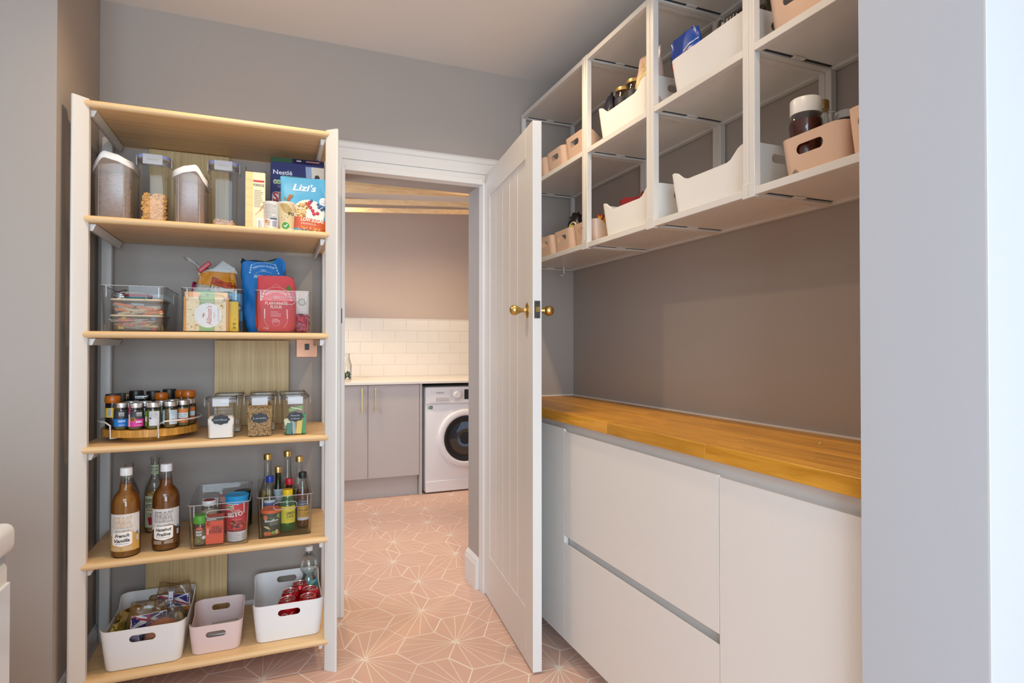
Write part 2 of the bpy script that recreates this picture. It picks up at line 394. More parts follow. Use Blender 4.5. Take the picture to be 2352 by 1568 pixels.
# ------------------------------------------------------------------ skirting
def skirt(path_a, path_b, h, name, nrm, t=.016):
    """moulded skirting between two floor points; nrm = direction into the room"""
    a = Vector((*path_a, 0)); b = Vector((*path_b, 0)); n = Vector((*nrm, 0))
    prof = [(0, 0), (t, 0), (t, h * .78), (t * .8, h * .84), (t * .75, h * .9), (t * .35, h * .97), (.003, h), (0, h)]
    return struct(name, G().loft([[tuple(p + n * q + Vector((0, 0, z))) for q, z in prof] for p in (a, b)]), WHITE)
skirt((XL + .016, YB), (OX0 - .09, YB), .125, 'baseboard_back', (0, -1))
skirt((XL, 2.193), (XL, YB - .016), .125, 'baseboard_left', (1, 0))
skirt((OX1, YB + .035), (OX1, YB + WT), .15, 'baseboard_reveal', (-1, 0), .02)
skirt((OX1, YB + WT), (2.2, YB + WT), .15, 'baseboard_utility', (0, 1), .02)
skirt((-2.6, 2.193), (XL, 2.193), .125, 'baseboard_kitchen', (0, -1))

# ------------------------------------------------------------------ door frame
fr = struct('door_1', G().bev(OX0 - .002, OX0 + .014, YB - .024, YB + .035, 0, OZ, .002).bev(OX1 - .003, OX1 + .014, YB - .024, YB + .035, 0, OZ, .002).bev(OX0 + .014, OX1 - .003, YB - .024, YB + .035, OZ - .012, OZ + .014, .002), WHITE)
def arch(pts, name):
    obj(name, G().loft(pts), WHITE, fr)
ap = [(0, 0), (.017, 0), (.017, .045), (.022, .05), (.022, .068), (.015, .078), (0, .078)]
zt = OZ + .04
obj('architrave', G().loft([[(x, YB - d, zt + w) for d, w in ap] for x in (OX0 - .066, OX1 + .076)]), WHITE, fr)
obj('architrave', G().loft([[(OX0 + .002 - w, YB - d, z) for d, w in ap] for z in (0, zt)]), WHITE, fr)
obj('architrave', G().loft([[(OX1 + .012 + w, YB - d, z) for d, w in ap] for z in (0, zt)]), WHITE, fr)
obj('head_board', G().bev(OX0 - .066, OX1 + .076, YB - .012, YB, OZ, zt, .002), WHITE, fr)
obj('strike_plate', G().bev(OX0 - .001, OX0 + .0025, YB - .0255, YB - .004, 1.27, 1.335, .0008), M((.06, .055, .05), .45, .8), fr)

# ------------------------------------------------------------------ open door
DL = .724; th = -.104
dr = thing('door', 'open white boarded door with grooved panels and round brass knobs', 'door', (.944, 2.654, 0), th)
DT = .034; z0, z1 = .008, 1.981; st = .088; zb, ztp = .205, 1.868
obj('stile', G().bev(0, DT, -st, 0, z0, z1, .0015), WHITE, dr)
obj('stile', G().bev(0, DT, -DL, -DL + st, z0, z1, .0015), WHITE, dr)
obj('rail', G().bev(0, DT, -DL + st, -st, z0, zb, .0012), WHITE, dr)
obj('rail', G().bev(0, DT, -DL + st, -st, ztp, z1, .0012), WHITE, dr)
nb = 5; bw = (DL - 2 * st) / nb
bmesh_ = mesh('board', G().bev(.0025, DT - .0025, 0, bw, zb - .002, ztp + .002, .003, 1), WHITE)
for i in range(nb): obj('board', bmesh_, None, dr, loc=(0, -DL + st + i * bw, 0))
for s in (-1, 1):
    xk = 0 if s < 0 else DT; kz = 1.302; ky = -DL + .062
    kn = obj('knob', G().lathe([(0, 0), (.0125, 0), (.0125, .004), (.0095, .007), (.0078, .014), (.0082, .024), (.0105, .027), (.0105, .031), (.0135, .034), (.0178, .042), (.0192, .050), (.0178, .058), (.012, .0655), (0, .068)], 28).move(Matrix.Translation((xk, ky, kz)) @ Matrix.Rotation(s * PI / 2, 4, 'Y')), BRASS, dr, smooth=True)
    rose = [[(xk + s * d, ky + .0165 * k * math.cos(a) * (1 + .12 * math.cos(2 * a)), kz + .029 * k * math.sin(a)) for a in [2 * PI * i / 24 for i in range(24)]] for d, k in ((0, 1), (.0025, 1), (.005, .8), (.0065, .5))]
    obj('rose', G().loft(rose), BRASS, kn, smooth=True)
    for q in (-1, 1): obj('screw', G().lathe([(.0025, 0), (.0022, .001), (0, .0012)], 10).move(Matrix.Translation((xk + s * .0035, ky, kz + q * .023)) @ Matrix.Rotation(s * PI / 2, 4, 'Y')), BRASS, kn, smooth=True)
lp = obj('latch_plate', G().bev(.006, .028, -DL - .0012, -DL + .003, 1.27, 1.333, .0006), M((.07, .065, .055), .5, .7, key='bronze_plate', var=.2, vscale=90), dr)
obj('latch_bolt', G().prism([(.011, -DL - .002), (.024, -DL - .002), (.024, -DL - .009), (.02, -DL - .009)], 1.293, 1.311), BRASS, lp)
for q in (1.278, 1.325): obj('screw', G().lathe([(.0035, 0), (.0032, .0008), (0, .001)], 10).move(Matrix.Translation((.017, -DL - .0012, q)) @ Matrix.Rotation(PI / 2, 4, 'X')), BLACK, lp, smooth=True)
for q in (.25, 1.0, 1.72):
    obj('hinge', G().lathe([(.005, 0), (.005, .075)], 10, (DT + .003, .004, q)), BRASS, dr, smooth=True)

# ------------------------------------------------------------------ recessed ceiling downlights
def downlight(x, y, zc, e, label, size=2.5):
    t = thing('downlight', label, 'ceiling light', (x, y, zc), 0, None)
    obj('trim_ring', G().lathe([(.032, -.001), (.043, -.001), (.043, -.004), (.034, -.006), (.032, -.004), (.032, -.001)], 28), WHITE, t, smooth=True)
    obj('lamp_face', G().lathe([(0, -.0005), (.032, -.0005), (.032, -.0018), (0, -.0018)], 24), emit('warm_led', (1, .82, .58), 6), t)
    l = bpy.data.lights.new('downlight_beam', 'SPOT'); l.energy = e; l.color = WCOL; l.spot_size = math.radians(size * 57.3); l.spot_blend = .9; l.shadow_soft_size = .03
    o = bpy.data.objects.new('downlight_beam', l); COL.objects.link(o); o.parent = t; o.location = (0, 0, -.012)
downlight(.80, 1.90, ZC, WARM_R, 'warm ceiling downlight above the open door')
downlight(-.10, 1.93, ZC, WARM, 'warm ceiling downlight in front of the shelving unit')
downlight(.80, .95, ZC, WARM_F * 1.2, 'warm ceiling downlight above the drawers')
downlight(-.10, .95, ZC, WARM_F, 'warm ceiling downlight nearest the chest appliance')
downlight(.30, 4.35, 2.46, WARM_U, 'warm utility room downlight nearest the glass vase')
downlight(1.35, 4.30, 2.46, WARM_U, 'warm utility room downlight above the washing machine')
downlight(1.25, 3.30, 2.46, WARM_U * .6, 'warm utility room downlight just inside the doorway')
# ------------------------------------------------------------------ right hand kitchen run
FX = 1.02
def cab_front(parent, name, y0, y1, z0, z1, lip_top=True):
    """handleless slab front, its top edge sloped back"""
    g = G().prism([(FX, z0), (FX + .018, z0), (FX + .018, z1 - .016), (FX + .003, z1), (FX, z1)], y0 + .0015, y1 - .0015, 1)
    return obj(name, g, CABW, parent, world=True)
CARC = M((.72, .71, .69), .5, key='white_carcass')
def carcass(t, y0, y1):
    obj('carcass', G().box(FX + .022, XR - .005, y0, y1, .075, .884), CARC, t, world=True)
    obj('plinth', G().box(FX + .075, FX + .09, y0, y1, 0, .075), CABW, t, world=True)
    obj('grip_rail', G().box(FX + .0195, FX + .0225, y0, y1, .80, .885), CABW, t, world=True)
t = thing('drawer_cabinet', 'wide white handleless two-drawer base cabinet under the oak worktop', 'cabinet', (1.2, 1.57, 0)); carcass(t, 1.157, 1.983)
cab_front(t, 'drawer_front', 1.157, 1.983, .464, .852); cab_front(t, 'drawer_front', 1.157, 1.983, .078, .437)
t = thing('base_cabinet', 'white handleless base cabinet with one tall door beside the nib wall', 'cabinet', (1.2, .97, 0)); carcass(t, .758, 1.157)
cab_front(t, 'cabinet_door', .758, 1.157, .078, .848)
t = thing('base_cabinet', 'white handleless base cabinet partly hidden behind the open door', 'cabinet', (1.2, 2.3, 0)); carcass(t, 1.983, 2.665)
cab_front(t, 'cabinet_door', 1.983, 2.33, .078, .862); cab_front(t, 'cabinet_door', 2.33, 2.665, .078, .862)
# oak block worktop made of glued staves
wt = thing('worktop', 'oiled oak block worktop along the right wall', 'worktop', (1.2, 1.7, .8855))
X0, X1, WZ0, WZ1 = 1.0098, 1.428, .8855, .9234
nr = 10; sw = (X1 - X0) / nr; rr = random.Random(3)
for r in range(nr):
    y = .755 - rr.uniform(0, .3)
    while y < 2.676:
        L = rr.uniform(.38, .62); a, b = max(y, .755), min(y + L, 2.676); y += L
        if b - a < .03: continue
        g = G().bev(X0 + r * sw, X0 + (r + 1) * sw, a, b, WZ0, WZ1, .0005 if r else .0012, 1)
        cx, cy = X0 + (r + .5) * sw, (a + b) / 2
        g.v = [(p[0] - cx, p[1] - cy, p[2] - WZ0) for p in g.v]
        o = obj('stave', g, OAK, wt, loc=(cx - 1.2, cy - 1.7, 0))
struct('trim_2', G().box(XR - .006, XR, .755, YB, WZ1, WZ1 + .005).box(1.02, XR - .006, YB - .006, YB, WZ1, WZ1 + .005), M((.82, .81, .79), .4, key='white_sealant'))
g = G(); rr = random.Random(5)
for i in range(26):
    x, y = rr.uniform(1.05, 1.38), rr.uniform(.95, 1.7); s = rr.choice((.0008, .001, .0012, .003 if i % 9 == 0 else .001))
    g.lathe([(0, 0), (s, s * .3), (s * .8, s), (0, s * 1.3)], 6, (x, y, WZ1))
o = obj('crumbs', g, M('#E8D9B8', .8), kind='stuff'); tag(o, 'scatter of pale crumbs on the oak worktop', 'crumbs')

# ------------------------------------------------------------------ metal wall frames with shelves
UX, UB = 1.136, 1.428; ZL = (1.553, 1.920, 2.285)
def frame(y0, y1, label):
    t = thing('wall_shelf_frame', label, 'shelf', ((UX + UB) / 2, (y0 + y1) / 2, ZL[0]), 0, 'white wall shelf frames')
    p = .0205
    pm = []
    for x in (UX, UB - p):
        for y in (y0, y1 - p):
            obj('post', G().bev(x, x + p, y + .0005, y + p - .0005, ZL[0], ZL[2] + .022, .0012, 1), WMETAL, t, world=True)
    for z in ZL:
        for x in (UX, UB - p): obj('rail', G().bev(x + .0005, x + p - .0005, y0 + p, y1 - p, z, z + .02, .001, 1), WMETAL, t, world=True)
        for y in (y0, y1 - p):
            obj('rail', G().bev(UX + p, UB - p, y + .001, y + p - .001, z, z + .012, .001, 1), WMETAL, t, world=True)
        sh = obj('shelf_panel', G().bev(UX + p, UB - p, y0 + p + .001, y1 - p - .001, z + .007, z + .0198, .001, 1), M((.74, .73, .70), .25, key='white_foil_panel'), t, world=True)
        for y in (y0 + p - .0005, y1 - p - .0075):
            obj('slot', G().box(UX + p + .012, UB - p - .004, y, y + .008, z + .0062, z + .0125), BLACK, sh).location = (-t.location.x, -t.location.y, -t.location.z)  # solid black strip painted in for the shade between rail and panel
            obj('clip', G().bev((UX + UB) / 2 - .02, (UX + UB) / 2 + .02, y - .006, y + .014, z + .003, z + .0068, .001, 1), WMETAL, sh).location = (-t.location.x, -t.location.y, -t.location.z)
    for y in (y0, y1 - p):
        obj('corner_bracket', G().bev(UX - .0012, UX + .014, y - .0008, y + p + .0008, ZL[0] - .004, ZL[0] + .034, .0006, 1), WMETAL, t, world=True)
    return t
FY = (2.672, 2.034, 1.602, 1.176, .758)
for k, lab in enumerate(('white metal shelf frame nearest the back wall, partly behind the door', 'narrow white metal shelf frame second from the back wall',
                         'narrow white metal shelf frame third from the back wall', 'white metal shelf frame beside the nib wall')):
    frame(FY[k + 1], FY[k], lab)
o = obj('hook', G().tube([(1.31, 2.55, 1.556), (1.31, 2.55, 1.522), (1.307, 2.55, 1.513), (1.30, 2.55, 1.511), (1.295, 2.55, 1.516)], .0028, 8), WMETAL, smooth=True)
tag(o, 'small white hook hanging under the lowest wall shelf', 'hook')

# ------------------------------------------------------------------ tapered storage boxes with hand holes
def sstep(a, b, x):
    t = max(0, min(1, (x - a) / (b - a))); return t * t * (3 - 2 * t)
def cut(g, cutters):
    """boolean difference evaluated to a plain mesh"""
    a = bpy.data.objects.new('a', mesh('a', g, WHITE)); b = bpy.data.objects.new('b', mesh('b', cutters, WHITE))
    COL.objects.link(a); COL.objects.link(b); m = a.modifiers.new('b', 'BOOLEAN'); m.operation = 'DIFFERENCE'; m.object = b; m.solver = 'EXACT'
    dg = bpy.context.evaluated_depsgraph_get(); me = bpy.data.meshes.new_from_object(a.evaluated_get(dg))
    bpy.data.objects.remove(a); bpy.data.objects.remove(b); me.materials.clear(); return me
BOXM = {}
def box_mesh(w, d, h, mat, scoop=.03, hole=(.075, .024), rc=.03, taper=.9):
    k = (w, d, h, mat.name, scoop)
    if k in BOXM: return BOXM[k]
    T = .0024; n = 6
    def densify(w_, d_, r_):
        p = rrect(w_, d_, r_, n); q = []
        for i in range(len(p)):
            a, b = Vector(p[i]), Vector(p[(i + 1) % len(p)]); m = max(1, int((b - a).length / .014)) if (b - a).length > .02 else 1
            q += [(a + (b - a) * j / m) for j in range(m)]
        return q
    base = densify(w, d, rc)
    def ring(sc_, off, z=None):
        r = []
        for p in base:
            fx = (w * sc_ / 2 - off) / (w / 2); fy = (d * sc_ / 2 - off) / (d / 2)
            zt = h - scoop * (1 - sstep(d / 2 - .085, d / 2 - .03, abs(p.y))) if scoop else h
            zz = zt if z is None else z
            s_ = sc_ if z is not None else taper + (1 - taper) * zt / h
            fx = (w * s_ / 2 - off) / (w / 2); fy = (d * s_ / 2 - off) / (d / 2)
            r.append((p.x * fx, p.y * fy, zz))
        return r
    g = G().loft([ring(taper * .95, 0, 0), ring(taper * .985, 0, .0025), ring(taper, 0, .008), ring(taper + (1 - taper) * .5, 0, h * .5), ring(1, 0), ring(1, T), ring(taper + (1 - taper) * .5, T, h * .5), ring(taper, T, .009), ring(taper * .96, T, .0035)])
    c = G(); hz = h - .034; hw, hh = hole
    for s in (-1, 1):
        st_ = []
        for i in range(17):
            a = -PI / 2 + PI * i / 16; st_.append((hw / 2 - hh / 2 + hh / 2 * math.cos(a), hz + hh / 2 * math.sin(a)))
        for i in range(17):
            a = PI / 2 + PI * i / 16; st_.append((-hw / 2 + hh / 2 + hh / 2 * math.cos(a), hz + hh / 2 * math.sin(a)))
        c.prism(st_, s * d / 2 - .02, s * d / 2 + .02, 1)
    me = cut(g, c); me.materials.append(mat)
    for p in me.polygons: p.use_smooth = True
    bm = bmesh.new(); bm.from_mesh(me)
    for e in bm.edges:
        if len(e.link_faces) == 2 and e.calc_face_angle(0) > .6: e.smooth = False
    bm.to_mesh(me); bm.free()
    BOXM[k] = me; return me
def sbox(w, d, h, mat, loc, rz, label, group, **k):
    o = obj('storage_box', box_mesh(w, d, h, mat, **k), None, loc=loc, rz=rz); return tag(o, label, 'box', group)
B0, B1 = ZL[0] + .02, ZL[1] + .02
RQ = -PI / 2
pg, wg = 'small peach storage boxes on the wall shelves', 'large white storage boxes on the wall shelves'
sbox(.176, .24, .100, PEACH, (1.285, 2.475, B0), RQ, 'peach storage box on the lowest wall shelf, closest to the back wall', pg)
sbox(.176, .24, .100, PEACH, (1.285, 2.293, B0), RQ, 'peach storage box on the lowest wall shelf holding a black bag', pg)
sbox(.176, .24, .100, PEACH, (1.285, 2.112, B0), RQ, 'peach storage box holding red packets, behind a white post of the lowest wall shelf', pg)
sbox(.176, .24, .105, PEACH, (1.285, 2.545, B1), RQ, 'peach storage box on the middle wall shelf, closest to the back wall', pg)
sbox(.176, .24, .105, PEACH, (1.285, 2.365, B1), RQ, 'peach storage box in the middle of three on the middle wall shelf', pg)
sbox(.180, .24, .112, PEACH, (1.285, 2.18, B1), RQ, 'peach storage box on the middle wall shelf, beside the white box of jars', pg)
sbox(.180, .235, .100, PEACH, (1.283, 1.02, B0), RQ, 'peach storage box holding a honey jar and a syrup bottle', pg)
sbox(.135, .235, .112, PEACH, (1.283, .858, B0), RQ, 'peach storage box on the lowest wall shelf, touching the nib wall', pg, rc=.025)
sbox(.180, .235, .112, PEACH, (1.283, 1.058, B1), RQ, 'peach storage box at the top right on the middle wall shelf', pg)
sbox(.235, .345, .135, PLASW, (1.282, 1.79, B0), 0, 'white scooped storage box with red packets on the lowest wall shelf', wg, scoop=.032)
sbox(.235, .345, .135, PLASW, (1.282, 1.372, B0), 0, 'white scooped storage box on the lowest wall shelf beside the honey box', wg, scoop=.032)
sbox(.235, .345, .140, PLASW, (1.282, 1.822, B1), 0, 'white scooped storage box of jars and a pouch on the middle wall shelf', wg, scoop=.032)
sbox(.235, .345, .125, PLASW, (1.282, 1.372, B1), 0, 'white straight-sided storage box with a blue bag on the middle wall shelf', wg, scoop=0)

# ------------------------------------------------------------------ soft bags
def bag_fn(w, d, h, seed=0, top=.25, crumple=.004, pinch=1.0, lean=0):
    """point on a soft bag's skin: a = angle round it (front is -pi/2), t = height 0..1"""
    rr = random.Random(seed); ph = [rr.uniform(0, 6.3) for _ in range(8)]; e = .55
    def dims(t):
        s = .86 + .14 * t / .08 if t < .08 else 1.0
        return w * (1 - (1 - pinch) * sstep(.55, 1, t)) * s, d * (1 - (1 - top) * sstep(.5, 1, t)) * s
    def P(a, t, o=0):
        ww, dd = dims(t); c, sn = math.cos(a), math.sin(a)
        x = math.copysign(abs(c) ** e, c) * ww / 2; y = math.copysign(abs(sn) ** e, sn) * dd / 2
        k = crumple * (math.sin(5 * a + ph[0] + 9 * t) * .5 + math.sin(3 * a - ph[1] + 14 * t) * .4 + math.sin(11 * a + ph[2] - 21 * t) * .3) * sstep(.0, .3, t)
        z = h * t + (crumple * (1.6 * math.sin(2 * a + ph[3]) + math.sin(5 * a + ph[4])) * sstep(.85, 1, t) if t > 0 else 0)
        return (x * (1 + k / max(w, .01) * 2) + lean * t, y + (k + o) * (1 if y >= 0 else -1), z)
    def skin(x, z, o):                     # front skin point for a print drawn flat
        t = max(.02, min(1, z / h)); ww, dd = dims(t); u = max(-.985, min(.985, 2 * x / ww))
        a = -math.acos(math.copysign(abs(u) ** (1 / e), u)); p = P(a, t, o); return (p[0], p[1] - .0006, p[2])
    return P, skin
def bag_geo(w, d, h, nz=16, na=32, **k):
    P, _ = bag_fn(w, d, h, **k)
    return G().loft([[P(2 * PI * j / na, i / nz) for j in range(na)] for i in range(nz + 1)])
def bag(name, label, cat, loc, rz, w, d, h, mat, **k):
    global SKIN
    t = thing(name, label, cat, loc, rz); obj('bag_body', bag_geo(w, d, h, **k), mat, t, smooth=True, angle=55); SKIN = bag_fn(w, d, h, **k)[1]; return t
def on(dx=0, dz=0): 
    f = SKIN; return lambda x, y, o: f(x + dx, y + dz, o)
# lowest wall shelf contents
t = bag('snack_bag', 'black snack bag with a round cream label standing in a peach box', 'bag', (1.25, 2.318, B0 + .004), RQ + .25, .085, .05, .175, M('#17151A', .45), seed=3, top=.35, pinch=.72, crumple=.006)
P = Print(); P.disc(0, 0, .026, '#D8CFB6').disc(0, 0, .021, '#2A2622').disc(0, -.003, .014, '#D9C44A').rect(-.02, .02, -.04, -.032, '#DAD6CC').build('label', t, on(0, .118), maxlen=.008)
t = bag('snack_bag', 'crumpled red and yellow sweet bag behind a white shelf post', 'bag', (1.27, 2.09, B0 + .004), RQ, .12, .06, .125, speckle('red_yellow_foil', '#A8141A', '#E7B32C', 60, .35, '#C0262A'), seed=9, top=.5, crumple=.007)
t = bag('snack_bag', 'dark red packet lying in the white scooped box', 'bag', (1.25, 1.855, B0 + .004), RQ, .15, .07, .146, M('#7A0E1E', .35), seed=5, top=.25, crumple=.005, lean=-.02)
t = bag('snack_bag', 'small orange-brown packet peeping out of a white scooped box', 'bag', (1.27, 1.46, B0 + .004), RQ, .06, .04, .118, M('#A5602A', .4), seed=6, top=.3, crumple=.003)
# middle wall shelf contents
t = bag('chocolate_bag', 'navy blue bag hooked over the end of a white scooped box', 'bag', (1.215, 1.972, B1 + .004), RQ, .070, .04, .19, M('#12162C', .45), seed=11, top=.4, pinch=.7, crumple=.005)
P = Print(); P.rect(-.022, .022, -.012, .012, '#C9C6BE').line((-.016, .004), (-.012, -.006), .003, '#2A2A30').line((-.008, .005), (-.003, -.004), .003, '#2A2A30').line((.004, .005), (.008, -.005), .003, '#2A2A30').build('label', t, on(0, .09), maxlen=.008)
def lid_jar(name, label, loc, r, h, body, lid, lidh=.014, lidr=None, z_in=.004, fill=.9, rz=0, seg=28):
    t = thing(name, label, 'jar', loc, rz); lr = lidr or r * .92
    obj('glass_body', G().lathe([(0, 0), (r * .9, 0), (r, .004), (r, h * .74), (r * .96, h * .82), (lr * .9, h * .88), (lr * .9, h - lidh)], seg), GLASS, t, smooth=True)
    obj('contents', G().lathe([(0, .003), (r - .003, .003), (r - .0025, h * .74 * min(1, fill)), (lr * .82 if fill > .85 else r - .003, h * .86 * fill if fill > .85 else h * .74 * fill + .0005), (0, h * .86 * fill if fill > .85 else h * .74 * fill + .0006)], seg), body, t, smooth=True)
    obj('lid', G().lathe([(0, h - lidh), (lr, h - lidh), (lr * 1.01, h - lidh * .5), (lr, h - .002), (lr * .93, h), (0, h - .0006)], seg), lid, t, smooth=True)
    return t
SAUCE = M('#6A2A10', .35); NAVY = '#23262F'
for (x, y), lb in (((1.225, 1.892), 'orange sauce jar with gold lid, further from the pouch, in the white scooped box'), ((1.225, 1.818), 'orange sauce jar with gold lid, next to the pouch, in the white scooped box')):
    t = lid_jar('sauce_jar', lb, (x, y, B1 + .004), .034, .192, SAUCE, GOLDC, rz=RQ + .3)
    P = Print(); P.rect(-.04, .04, .05, .148, NAVY).lines(-.02, .02, .122, .003, 4, .008, '#B9B7B0').build('label', t, cyl(.034), maxlen=.006)
t = bag('food_pouch', 'pale pink stand-up pouch with a pasta window', 'pouch', (1.22, 1.718, B1 + .004), RQ, .122, .06, .245, M('#CDB0A4', .35), seed=4, top=.15, crumple=.003)
P = Print(); P.rect(-.045, .05, .13, .222, speckle('pasta_print', '#AE9A70', '#CDBB92', 120, .5)).line((-.05, .128), (.05, .128), .004, '#2B2622').rect(-.045, .05, .03, .092, '#A9A39A').build('print', t, on(), maxlen=.008)
t = bag('biscuit_bag', 'bright blue glossy bag leaning in the straight white box', 'bag', (1.215, 1.468, B1 + .004), RQ, .135, .05, .215, M('#0F4FB5', .3), seed=8, top=.12, crumple=.004, lean=-.062)
P = Print(); P.poly([(-.06, .10), (.02, .12), (.02, .15), (-.06, .13)], '#A3202A').text("'s", .005, .122, .011, '#E6DFD6', rot=.22, shear=.2).lines(-.05, -.006, .119, .004, 2, .007, '#D9B0A2').poly([(.0, .15), (.07, .168), (.07, .172), (.0, .156)], '#DDE6EE').build('print', t, on(), maxlen=.008)
t = bag('snack_bag', 'black and white striped snack bag behind the blue bag', 'bag', (1.275, 1.385, B1 + .004), RQ, .10, .05, .21, M('#1B1A18', .4), seed=14, top=.3, crumple=.006)
P = Print()
for i in range(7): P.line((-.045 + i * .013, .14), (-.035 + i * .013, .205), .0045, '#CFC9BC')
P.rect(-.03, -.015, .10, .138, '#C64A1E').build('print', t, on(), maxlen=.008)
t = bag('snack_bag', 'olive brown bag at the far corner of the straight white box', 'bag', (1.275, 1.285, B1 + .004), RQ, .08, .05, .185, M('#4A4028', .45), seed=15, top=.3, crumple=.006)
t = bag('clear_bag', 'clear film bag sticking up at the end of the straight white box', 'bag', (1.345, 1.225 - .02, B1 + .05), RQ, .05, .04, .12, clear('clear_film', (.94, .94, .93), .12, .02, .5, .06), seed=16, top=.3, crumple=.006)
# honey and syrup in the peach box
t = thing('honey_jar', 'amber honey jar with a white lid in the peach box', 'jar', (1.212, 1.066, B0 + .0045))
obj('glass_body', G().lathe([(0, 0), (.034, 0), (.037, .005), (.037, .115), (.0385, .13), (.037, .14), (.033, .148), (.033, .16)], 28), GLASS, t, smooth=True)
obj('honey', G().lathe([(0, .003), (.0345, .003), (.0345, .14), (0, .1405)], 28), M('#5E1D06', .2, key='dark_honey'), t, smooth=True)
obj('lid', G().lathe([(0, .155), (.036, .155), (.036, .19), (.034, .1925), (0, .193)], 28), PLASW, t, smooth=True)
t = thing('syrup_bottle', 'clear glass syrup bottle with a gold cap and loop handle', 'bottle', (1.288, 1.086, B0 + .0045))
obj('glass_body', G().lathe([(0, 0), (.022, 0), (.025, .006), (.026, .06), (.030, .105), (.026, .13), (.0165, .165), (.015, .19)], 28), GLASS, t, smooth=True)
obj('syrup', G().lathe([(0, .003), (.022, .004), (.023, .05), (0, .0505)], 28), M('#4A1B06', .25), t, smooth=True)
obj('loop_handle', G().tube([(.004, -.0145, .178), (.012, -.026, .178), (.016, -.031, .165), (.012, -.029, .15), (.006, -.021, .146)], .0035, 8), GLASS, t, smooth=True)
obj('cap', G().lathe([(0, .186), (.0175, .186), (.0185, .19), (.0178, .194), (.0178, .206), (.0165, .209), (0, .2095)], 28), GOLDC, t, smooth=True)
t = lid_jar('preserve_jar', 'dark preserve jar with white lid behind the syrup bottle', (1.362, 1.075, B0 + .0045), .028, .19, M('#2A1208', .3), PLASW, lidh=.02)
t = lid_jar('preserve_jar', 'small glass jar with pale lid in the box beside the nib wall', (1.26, .878, B0 + .0045), .03, .135, M('#6B5A3A', .4), SILVER)
# ------------------------------------------------------------------ bamboo shelving unit on the left
SXL, SXR, SY = -.5595, .2052, 2.247
SZ = [1.943 - .3681 * k for k in range(6)]; TOP = [z + .011 for z in SZ]
su = thing('shelving_unit', 'tall white framed shelving unit with six bamboo shelves', 'shelving unit', (-.177, 2.45, 0))
def postprof(xo, s):      # s=+1: inner side towards +x
    pts = [(0, .052), (0, .006), (.0012, .002), (.004, 0), (.008, 0), (.012, .003), (.040, .028), (.042, .031), (.042, .052)]
    return [(xo + s * a, 2.221 + b) for a, b in pts]
for xo, s in ((-.580, 1), (.2265, -1)):
    obj('post', G().prism(postprof(xo, s), 0, 1.958), WMETAL, su, smooth=True, world=True, angle=25)
    obj('post', G().bev(min(xo - s * .010, xo + s * .025), max(xo - s * .010, xo + s * .025), 2.632, 2.664, 0, 1.958, .005, 3), WMETAL, su, smooth=True, world=True)
nose = [(SY - .011 * math.cos(a) + .004, .011 * math.sin(a)) for a in [-PI / 2 + PI * i / 10 for i in range(11)]]
prof = [(y, z) for y, z in nose] + [(2.655, .011), (2.655, -.009), (SY + .03, -.011)]
for k, z in enumerate(SZ):
    sh = obj('shelf', G().prism([(y, z + q) for y, q in prof], SXL, SXR, 0), BAMBOO, su, smooth=True, world=True, angle=30)
    for x0, x1 in ((-.540, -.522), (.168, .186)):
        obj('bracket', G().prism([(x0, z - .0125), (x0, z - .034), ((x0 + x1) / 2, z - .034), (x1, z - .0125)], 2.272, 2.64, 1), WMETAL, su, world=True)
for x0, x1, z0_, z1_ in ((-.435, -.156, TOP[1] + .001, SZ[0] - .012), (-.206, .071, TOP[3] + .001, SZ[2] - .012), (-.439, -.157, TOP[5] + .001, SZ[4] - .012)):
    obj('back_panel', G().bev(x0, x1, 2.632, 2.646, z0_, z1_, .0015), BAMBOOV, su, world=True)

# copper switch plate on the wall
t = thing('switch_plate', 'square copper switch plate with a black rocker on the back wall', 'switch', (.1445, YB, 1.167))
COPPER = M((.78, .42, .27), .5, .55, key='brushed_copper')
obj('plate', G().bev(-.043, .043, -.006, 0, -.043, .043, .002), COPPER, t)
r = obj('rocker', G().bev(-.009, .009, -.010, -.005, -.012, .014, .001), BLACK, t)
for q in (-.03, .03): obj('screw', G().lathe([(.003, 0), (.0026, .001), (0, .0012)], 12).move(Matrix.Translation((q, -.006, 0)) @ Matrix.Rotation(PI / 2, 4, 'X')), COPPER, t, smooth=True)

# ------------------------------------------------------------------ second shelf: dry food
def torus(g, c, n, R, r, a=8, b=5):
    n = Vector(n).normalized(); u = n.orthogonal().normalized(); w = n.cross(u); c = Vector(c); rings = []
    for i in range(a):
        th_ = 2 * PI * i / a; d = u * math.cos(th_) + w * math.sin(th_)
        rings.append([c + d * (R + r * math.cos(2 * PI * j / b)) + n * r * math.sin(2 * PI * j / b) for j in range(b)])
    rings.append(rings[0]); g.loft(rings, False, False)
def rings_fill(w, d, h, seed, kind='ring', n=170):
    g = G(); rr = random.Random(seed)
    g.loft([rrect(w - .016, d - .016, .012, 3, z=.003), rrect(w - .014, d - .014, .012, 3, z=h - .006)])
    for i in range(n):
        face = rr.random()
        if face < .68: c = (rr.uniform(-w / 2 + .01, w / 2 - .01), -d / 2 + .006 + rr.uniform(0, .004), rr.uniform(.005, h))
        elif face < .85: c = (w / 2 - .006 - rr.uniform(0, .004), rr.uniform(-d / 2 + .01, d / 2 - .01), rr.uniform(.005, h))
        else: c = (rr.uniform(-w / 2 + .012, w / 2 - .012), rr.uniform(-d / 2 + .012, 0), h - .003 + rr.uniform(0, .006))
        if kind == 'ring': torus(g, c, (rr.uniform(-1, 1), rr.uniform(-1, .2), rr.uniform(-.8, .8)), .0044, .0021)
        else: g.lathe([(0, -.005), (.0055, -.003), (.0068, 0), (.0055, .003), (0, .005)], 8, c)
    return g
